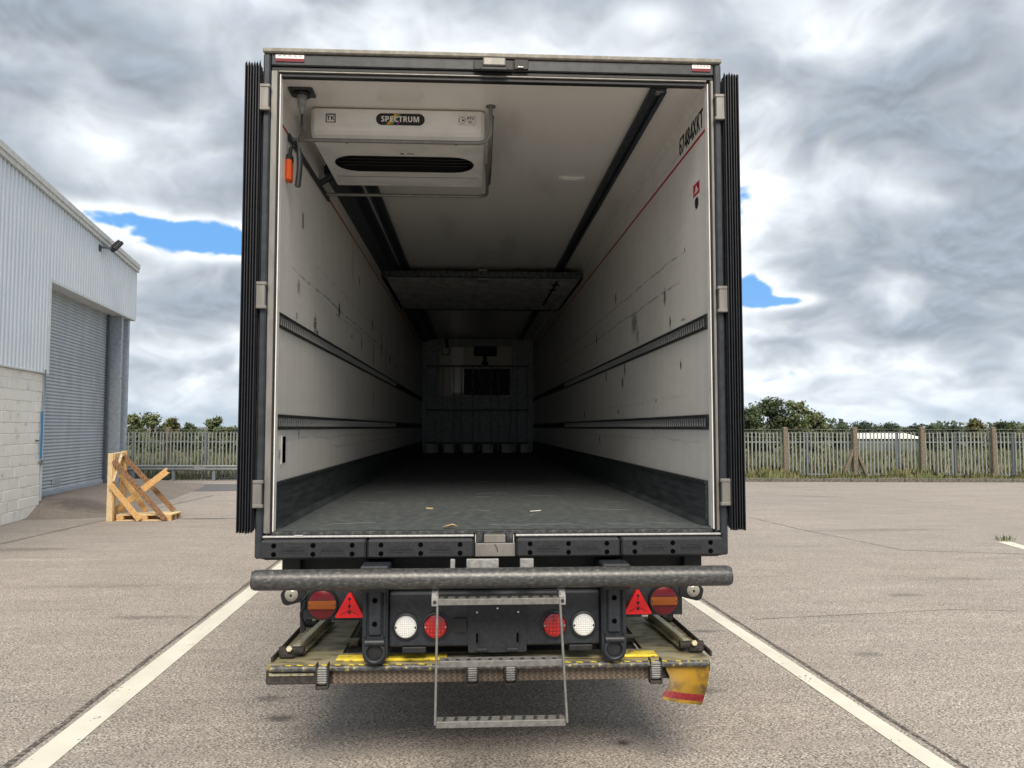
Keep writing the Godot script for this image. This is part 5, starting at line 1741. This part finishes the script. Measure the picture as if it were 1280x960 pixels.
	for x: float in [-.50, .40]:
		obj("lower_bracket", mb().span(Vector3(x, .690, -.02), Vector3(x + .13, .722, .03), .005), M.black, T)


func trailer_tail_lift(T: Node3D) -> void:
	var y := .63
	# folded platform: front strip, two wing plates, dark arms between
	var pf := obj("tail_lift", mb().prism(P2([-1.215, -.205, -1.225, -.02, -1.19, .022, 1.15, .040, 1.180, .0, 1.172, -.205]), -.028, .0, Transform3D(Basis(Vector3(1, 0, 0), Vector3(0, 0, 1), Vector3(0, 1, 0)), Vector3(0, y, 0))), M.lift, T)
	for s: float in [-1.0, 1.0]:
		obj("wing_plate", mb().prism(P2([s * 1.205, -.207, s * .85, -.207, s * .85, -.42, s * .80, -.42, s * .80, -.50, s * .86, -.50, s * .86, -.93, s * 1.185, -.93]), -.024, .004, Transform3D(Basis(Vector3(1, 0, 0), Vector3(0, 0, 1), Vector3(0, 1, 0)), Vector3(0, y, 0))), M.lift, pf)
		obj("lift_arm", mb().span(Vector3(s * .845, y - .09, -.208), Vector3(s * .62, y - .02, -1.3), .01), M.dirty, pf)
		# side bar with its rollers
		obj("side_bar", mb().bar(Vector3(s * 1.10, y + .035, -.16), Vector3(s * 1.045, y + .045, -.80), .05, .045, Vector3.RIGHT, .008), M.lift_bar, pf)
		obj("side_bar_flange", mb().bar(Vector3(s * 1.065, y + .018, -.15), Vector3(s * 1.012, y + .025, -.80), .03, .012, Vector3.RIGHT, .004), M.lift, pf)
		obj("side_channel", mb().bar(Vector3(s * 1.205, y + .012, -.05), Vector3(s * 1.190, y + .012, -.92), .014, .035, Vector3.RIGHT, .005), M.dirty, pf)
		for z: float in [-.13, -.80]:
			var rl := obj("roller_block", mb().box(Vector3(s * 1.14, y + .022, z), Vector3(.085, .04, .07), .012), M.dirty, pf)
			obj("roller_bolt", mb().tube(PackedVector3Array([Vector3(s * 1.05, y + .04, z), Vector3(s * 1.185, y + .04, z)]), .022, 10), M.dirty, rl)
			obj("roller_nut", mb().lathe(P2([.0, .012, .016, .012, .018, .0]), 6, facing(Vector3(s * 1.12, y + .06, z + .046), Vector3(0, .5, 1))), M.lift_bar, rl)
	obj("centre_plate", mb().span(Vector3(-.60, y - .05, -.208), Vector3(.60, y - .03, -.9), .004), M.dirty, pf)
	# yellow raised strips near the edge
	for q: Array in [[-.862, -.26, .034], [.655, .90, .034]]:
		obj("yellow_strip", mb().span(Vector3(q[0], y + .001, -.115), Vector3(q[1], y + q[2] * .5, -.028), .005), M.lift_yellow, pf)
	obj("grey_strip", mb().span(Vector3(-.258, y + .001, -.10), Vector3(.654, y + .009, -.03), .004), M.lift, pf)
	# rolled front lip with worn hazard paint
	obj("front_lip", mb().tube(PackedVector3Array([Vector3(-1.19, y - .012, .024), Vector3(.0, y - .012, .038), Vector3(1.15, y - .010, .048)]), .017, 12), M.lip, pf)
	for i in 34:
		var x := -1.10 + .065 * i + rng.randf_range(-.01, .01)
		if rng.randf() < .8 and not (x > -.28 and x < .1):
			var z := .022 + (x + 1.19) / 2.34 * .026
			obj("hazard_fleck", mb().bar(Vector3(x - .014, y + .0068, z + .004), Vector3(x + .016, y + .0058, z + .012), rng.randf_range(.010, .016), .002, Vector3.BACK), M.lift_yellow, pf)
	# dark strip painting the shade of the gap, and pressed lower beam
	obj("lip_shade_strip", mb().span(Vector3(-1.21, y - .045, -.12), Vector3(1.165, y - .030, .0), .003), M.rail_dark, pf)
	var lb := obj("lower_beam", mb().span(Vector3(-1.222, .528, -.14), Vector3(1.172, .606, .006), .006), M.dirty, pf)
	obj("tread_face", mb().span(Vector3(-.87, .531, .0065), Vector3(.87, .603, .014), .002), M.chevron, lb)
	obj("wear_strip", mb().span(Vector3(-1.205, .575, .0065), Vector3(-.965, .590, .012), .002), M.lift_bar, lb)
	obj("wear_strip", mb().span(Vector3(.93, .590, .0065), Vector3(1.165, .604, .012), .002), M.lift_bar, lb)
	obj("end_cap", mb().span(Vector3(1.173, .560, -.10), Vector3(1.184, .612, .0), .003), M.dirty, lb)
	# spring hinge clips round the edge
	for x: float in [-.915, -.122, .082, .868]:
		var c := obj("hinge_clip", mb().span(Vector3(x - .024, .540, .031), Vector3(x + .024, y + .006, .060), .006), M.spring, pf)
		for k in 7:
			obj("coil", mb().span(Vector3(x - .025, .552 + .012 * k, .060), Vector3(x + .025, .558 + .012 * k, .0635), .001), M.galv, c)
		for e: float in [-1.0, 1.0]:
			obj("clip_side", mb().span(Vector3(x + e * .026, .522, .02), Vector3(x + e * .034, y + .022, .066), .003), M.dirty, c)
		obj("clip_foot", mb().span(Vector3(x - .034, .516, .02), Vector3(x + .034, .534, .062), .004), M.dirty, c)
	# torn orange marker flap hanging at the right end
	var fl := mb()
	var nu := 10
	var nv := 12
	var fp := func(i: int, j: int) -> Vector3:
		var u := float(i) / nu
		var v := float(j) / nv
		var xl := .925 + .02 * smoothstep(.0, .4, v) - .055 * smoothstep(.5, 1.0, v)
		var xr := 1.168 - .045 * v * v
		var drop := lerpf(.150, .213, u * u * .6 + u * .4) * v
		var curl := .05 * v * v * (1.2 - u) + .02 * sin(u * 3.0 + 1.0) * v
		return Vector3(lerpf(xl, xr, u), .603 - drop - .01 * sin(u * PI) * v, .036 + curl)
	var parts := [[0, 9, "marker_flap", M.flap], [9, 11, "red_band", M.flap_red], [11, 12, "torn_edge", M.flap]]
	var flap_node: Node3D = pf
	for q: Array in parts:
		var m := mb()
		for j in range(q[0], q[1]):
			for i in nu:
				for back: float in [.0, -.005]:
					var o := Vector3(0, 0, back)
					m.face(fp.call(i, j) + o, fp.call(i + 1, j) + o, fp.call(i + 1, j + 1) + o, fp.call(i, j + 1) + o, Vector3(0, 0, 1 if back == 0.0 else -1))
		for j in range(q[0], q[1]):
			for i: int in [0, nu]:
				m.face(fp.call(i, j), fp.call(i, j + 1), fp.call(i, j + 1) + Vector3(0, 0, -.005), fp.call(i, j) + Vector3(0, 0, -.005), Vector3(-1 if i == 0 else 1, 0, 0))
		for i in nu:
			m.face(fp.call(i, q[1]), fp.call(i + 1, q[1]), fp.call(i + 1, q[1]) + Vector3(0, 0, -.005), fp.call(i, q[1]) + Vector3(0, 0, -.005), Vector3.DOWN)
		if flap_node == pf:
			flap_node = obj(q[2], m, q[3], pf)
		else:
			obj(q[2], m, q[3], flap_node)


func trailer_steps(T: Node3D) -> void:
	# folding steps: two side rods and three drilled treads
	var tp := .205
	var root: Node3D = null
	for k in 3:
		var y: float = [1.020, .712, .425][k]
		var z: float = [.238, .252, .290][k]
		var x0: float = [-.300, -.292, -.304][k]
		var x1: float = [.325, .338, .350][k]
		var m := mb()
		m.prism(P2([x0, -.065, x1, -.065, x1, .0, x0, .0]), -.004, .0, Transform3D(Basis(Vector3(1, 0, 0), Vector3(0, 0, 1), Vector3(0, 1, 0)), Vector3(0, y, z)))
		m.span(Vector3(x0, y - .032, z - .004), Vector3(x1, y - .0005, z + .002), .002)
		var t := obj("folding_step" if k == 0 else "tread", m, M.step, T if k == 0 else root)
		if k == 0:
			root = t
		for i in 11:
			var px := lerpf(x0 + .04, x1 - .04, i / 10.0)
			for q in 2:
				var hole := mb().lathe(P2([.010, .0, .009, .003, .006, .0025, .006, .0005, .0, .0005]), 10, Transform3D(Basis.IDENTITY, Vector3(px + .004 * q, y + .0003, z - .018 - .026 * q)))
				if k != 1 or q == 0:
					obj("grip_hole", hole, M.rail_dark, root)
	for s in 2:
		var a := Vector3([-.302, .328][s], 1.045, .215)
		var b := Vector3([-.308, .356][s], .410, .292)
		obj("side_rod", mb().bar(a, b, .012, .026, Vector3.RIGHT, .003), M.step, root)
		obj("hanger", mb().prism(P2([-.12, .0, -.03, .0, .012, -.035, .012, -.075, -.02, -.075, -.02, -.035, -.12, -.035]), -.016, .016, Transform3D(Basis(Vector3(0, 0, 1), Vector3(0, 1, 0), Vector3(-1, 0, 0)), Vector3([-.316, .342][s], 1.060, .225))), M.galv, root)
		obj("hanger_bolt", mb().lathe(P2([.0, .006, .008, .005, .010, .0]), 8, facing(Vector3([-.316, .342][s], 1.005, .2375))), M.rail, root)


func trailer_running_gear(T: Node3D) -> void:
	for s: float in [-1.0, 1.0]:
		obj("chassis_rail", mb().span(Vector3(s * .60, .92, -12.5), Vector3(s * .70, 1.22, -.35), .01), M.black, T)
	# unseen mud flaps behind the rear axle, enlarged to darken the ground beneath
	for s: float in [-1.0, 1.0]:
		obj("shading_mud_flap", mb().span(Vector3(s * .60, .17, -1.98), Vector3(s * 1.24, 1.0, -1.97), .003), M.rubber, T)
	obj("under_tray", mb().span(Vector3(-1.05, 1.225, -.3), Vector3(1.05, 1.235, -13.0)), M.black, T)
	obj("lift_motor", mb().span(Vector3(-.55, .66, -1.25), Vector3(.55, .95, -.55), .02), M.dirty, T)
	obj("torsion_tube", mb().tube(PackedVector3Array([Vector3(-1.0, .72, -1.45), Vector3(1.0, .72, -1.45)]), .07, 14), M.dirty, T)
	for z: float in [-2.6, -3.91, -5.22]:
		var ax := obj("axle", mb().tube(PackedVector3Array([Vector3(-1.0, .52, z), Vector3(1.0, .52, z)]), .065, 12), M.dirty, T)
		for s: float in [-1.0, 1.0]:
			var wxf := facing(Vector3(s * 1.055, .52, z), Vector3(s, 0, 0))
			var w := obj("wheel", mb().lathe(P2([.30, -.19, .47, -.19, .505, -.17, .52, -.12, .52, .12, .505, .17, .47, .19, .30, .19]), 36, wxf), M.rubber, ax)
			obj("rim", mb().lathe(P2([.295, .185, .28, .16, .27, .05, .14, .03, .12, .12, .0, .12]), 24, wxf), M.galv, ax)
	for s: float in [-1.0, 1.0]:
		obj("landing_leg", mb().span(Vector3(s * .80 - .06, .06, -10.2), Vector3(s * .80 + .06, 1.22, -10.08), .01).span(Vector3(s * .8 - .13, 0, -10.26), Vector3(s * .8 + .13, .05, -10.02), .01), M.dirty, T)

# ---------------------------------------------------------------- timber stand on a pallet, by the warehouse door
func build_stand() -> void:
	var at := Vector3(-7.21, 0, -16.10)
	var o := thing("timber_stand", "light timber stand on a pallet with slanting braces beside the roller shutter", "timber stand", at, deg_to_rad(1))
	# pallet: three bearers with blocks, deck boards on top
	for z: float in [-.05, -.28, -.51]:
		obj("bottom_board", mb().span(Vector3(.02, .0, z - .05), Vector3(1.10, .022, z + .05), .003), M.wood0, o)
		for x: float in [.09, .56, 1.03]:
			obj("pallet_block", mb().span(Vector3(x - .07, .022, z - .045), Vector3(x + .07, .105, z + .045), .004), M.wood1, o)
	for z: float in [-.055, -.17, -.285, -.40, -.515]:
		obj("deck_board", mb().span(Vector3(.02, .106, z - .050), Vector3(1.12, .130, z + .050), .003), M.wood_pale, o)
	# two tall posts and their top piece
	obj("post", mb().span(Vector3(-.16, .0, -.02), Vector3(-.06, 1.37, .035), .004), M.wood0, o)
	obj("post_side", mb().span(Vector3(-.058, .0, -.05), Vector3(-.022, 1.33, .030), .004), M.wood1, o)
	obj("post_lower_piece", mb().span(Vector3(-.15, .0, .036), Vector3(-.03, .42, .062), .004), M.wood0, o)
	obj("post", mb().span(Vector3(-.145, .13, -.57), Vector3(-.025, 1.40, -.52), .004), M.wood1, o)
	obj("top_piece", mb().bar(Vector3(-.10, 1.32, -.02), Vector3(-.09, 1.34, -.52), .10, .09, Vector3.RIGHT, .004), M.wood0, o)
	# two long dark boards slanting from the posts' tops to the pallet's end
	obj("long_brace", mb().bar(Vector3(-.03, 1.225, .075), Vector3(1.02, .03, .075), .095, .045, Vector3.UP, .004), M.wood_dark, o)
	obj("long_brace", mb().bar(Vector3(-.10, 1.33, -.50), Vector3(.98, .15, -.50), .095, .045, Vector3.UP, .004), M.wood_dark, o)
	# two short light braces
	obj("short_brace", mb().bar(Vector3(-.07, .74, .085), Vector3(.52, .03, .09), .11, .04, Vector3.UP, .004), M.wood1, o)
	obj("short_brace", mb().bar(Vector3(-.13, .92, -.50), Vector3(.42, .14, -.50), .11, .04, Vector3.UP, .004), M.wood1, o)
	# the board that crosses and sticks out to the right, its end notched
	var a := Vector3(-.14, .16, -.25)
	var b := Vector3(.95, 1.02, -.25)
	var f := (b - a).normalized()
	var n := Vector3(-f.y, f.x, 0)
	var len := a.distance_to(b)
	var poly := P2([0, -.070, len * .45, -.065, len * .98, -.06, len * .955, .0, len, .04, len * .98, .07, len * .4, .065, 0, .06])
	obj("crossing_board", mb().prism(poly, -.022, .022, Transform3D(Basis(f, n, Vector3(0, 0, 1)), a)), M.wood1, o)
	obj("thin_strut", mb().bar(Vector3(.06, 1.36, -.10), Vector3(-.03, .80, .06), .05, .03, Vector3.RIGHT, .003), M.wood_pale, o)
	obj("side_rail", mb().bar(Vector3(-.10, .06, .0), Vector3(-.10, .06, -.55), .09, .04, Vector3.UP, .004), M.wood0, o)


func build_small_things() -> void:
	var t := TRAILER_AT
	# orange handset on the trailer's left wall with its cable
	var hs := thing("handset", "orange remote control handset hanging on the trailer's left wall", "remote control", t + Vector3(-1.2385, 3.36, -.33))
	obj("body", mb().span(Vector3(.0, .0, -.036), Vector3(.034, .135, .036), .010), M.orange, hs)
	obj("cap", mb().span(Vector3(.002, .115, -.030), Vector3(.037, .168, .030), .010), M.black, hs)
	obj("side_grip", mb().span(Vector3(.006, .02, -.040), Vector3(.026, .11, -.033), .004), M.black, hs)
	obj("cable_tail", mb().tube(bent([Vector3(.018, .165, -.005), Vector3(.02, .215, -.01), Vector3(.05, .235, -.03), Vector3(.066, .25, .03)], .04), .011, 10), M.seal, hs)
	# cord with its ribbed sleeve hanging from the ceiling socket
	var cd := thing("hanging_cord", "black cord with thick sleeve hanging from the trailer's ceiling socket", "cable", t + Vector3(-1.135, 3.30, -.25))
	obj("cord", mb().tube(bent([Vector3(.0, .445, .0), Vector3(.0, .34, .0), Vector3(-.025, .285, .01), Vector3(-.012, .232, .01)], .05), .006, 8), M.seal, cd)
	var path := PackedVector3Array()
	var radii := []
	for k in 27:
		var y := .235 - .235 * k / 26.0
		path.append(Vector3(-.012 + .006 * sin(k * .15), y, .01))
		radii.append((.010 + .0065 * smoothstep(0, 6, k)) * (1.0 + .10 * (k % 2)) * (.45 if k == 26 else 1.0))
	obj("sleeve", mb().tube(path, radii, 12), M.seal, cd)
	# leaf on the sill and scraps on the load floor
	var lf := mb()
	var ow := Vector3(.0, .0, .0)
	for s: float in [-1.0, 1.0]:
		lf.face(Vector3(-.045, .004, .0), Vector3(-.01, .012, s * .016), Vector3(.02, .022, s * .018), Vector3(.05, .010, .0), Vector3(0, 1, s * .3))
	tag(obj("fallen_leaf", lf, M.wood_pale, self, t + Vector3(-.255, 1.338, -.10)), "dry curled tan leaf lying on the trailer's rear sill", "leaf")
	tag(obj("paper_scrap", mb().box(Vector3.ZERO, Vector3(.075, .003, .012), .001, Transform3D(Basis.from_euler(Vector3(0, .15, .05)), Vector3.ZERO)), M.white_print, self, t + Vector3(.30, 1.3385, -.95)), "narrow white paper scrap on the right of the trailer floor", "scrap")
	tag(obj("wood_splinter", mb().box(Vector3.ZERO, Vector3(.05, .006, .012), .001, Transform3D(Basis.from_euler(Vector3(0, -.4, 0)), Vector3.ZERO)), M.wood_pale, self, t + Vector3(-.42, 1.339, -1.15)), "tiny pale wood splinter on the middle of the trailer floor", "scrap")
	# litter and weeds in the yard
	tag(obj("plastic_bottle", mb().lathe(P2([.0, .0, .03, .0, .034, .02, .034, .13, .014, .18, .014, .2, .0, .2]), 12, facing(Vector3.ZERO, Vector3(1, .1, .3))), M.white_print, self, Vector3(10.35, .09, kerb_z(10.35) - .4)), "white litter lying in the grass by the kerb", "litter")
	var wd := clump_mesh(46, .32, .10, .006, 9, [Color(.09, .12, .03), Color(.13, .15, .05), Color(.07, .10, .025)])
	tag(obj("weed", wd, M.leaf, self, Vector3(8.95, .0, -12.62)), "small green weed growing at the end of the far white line", "weed")
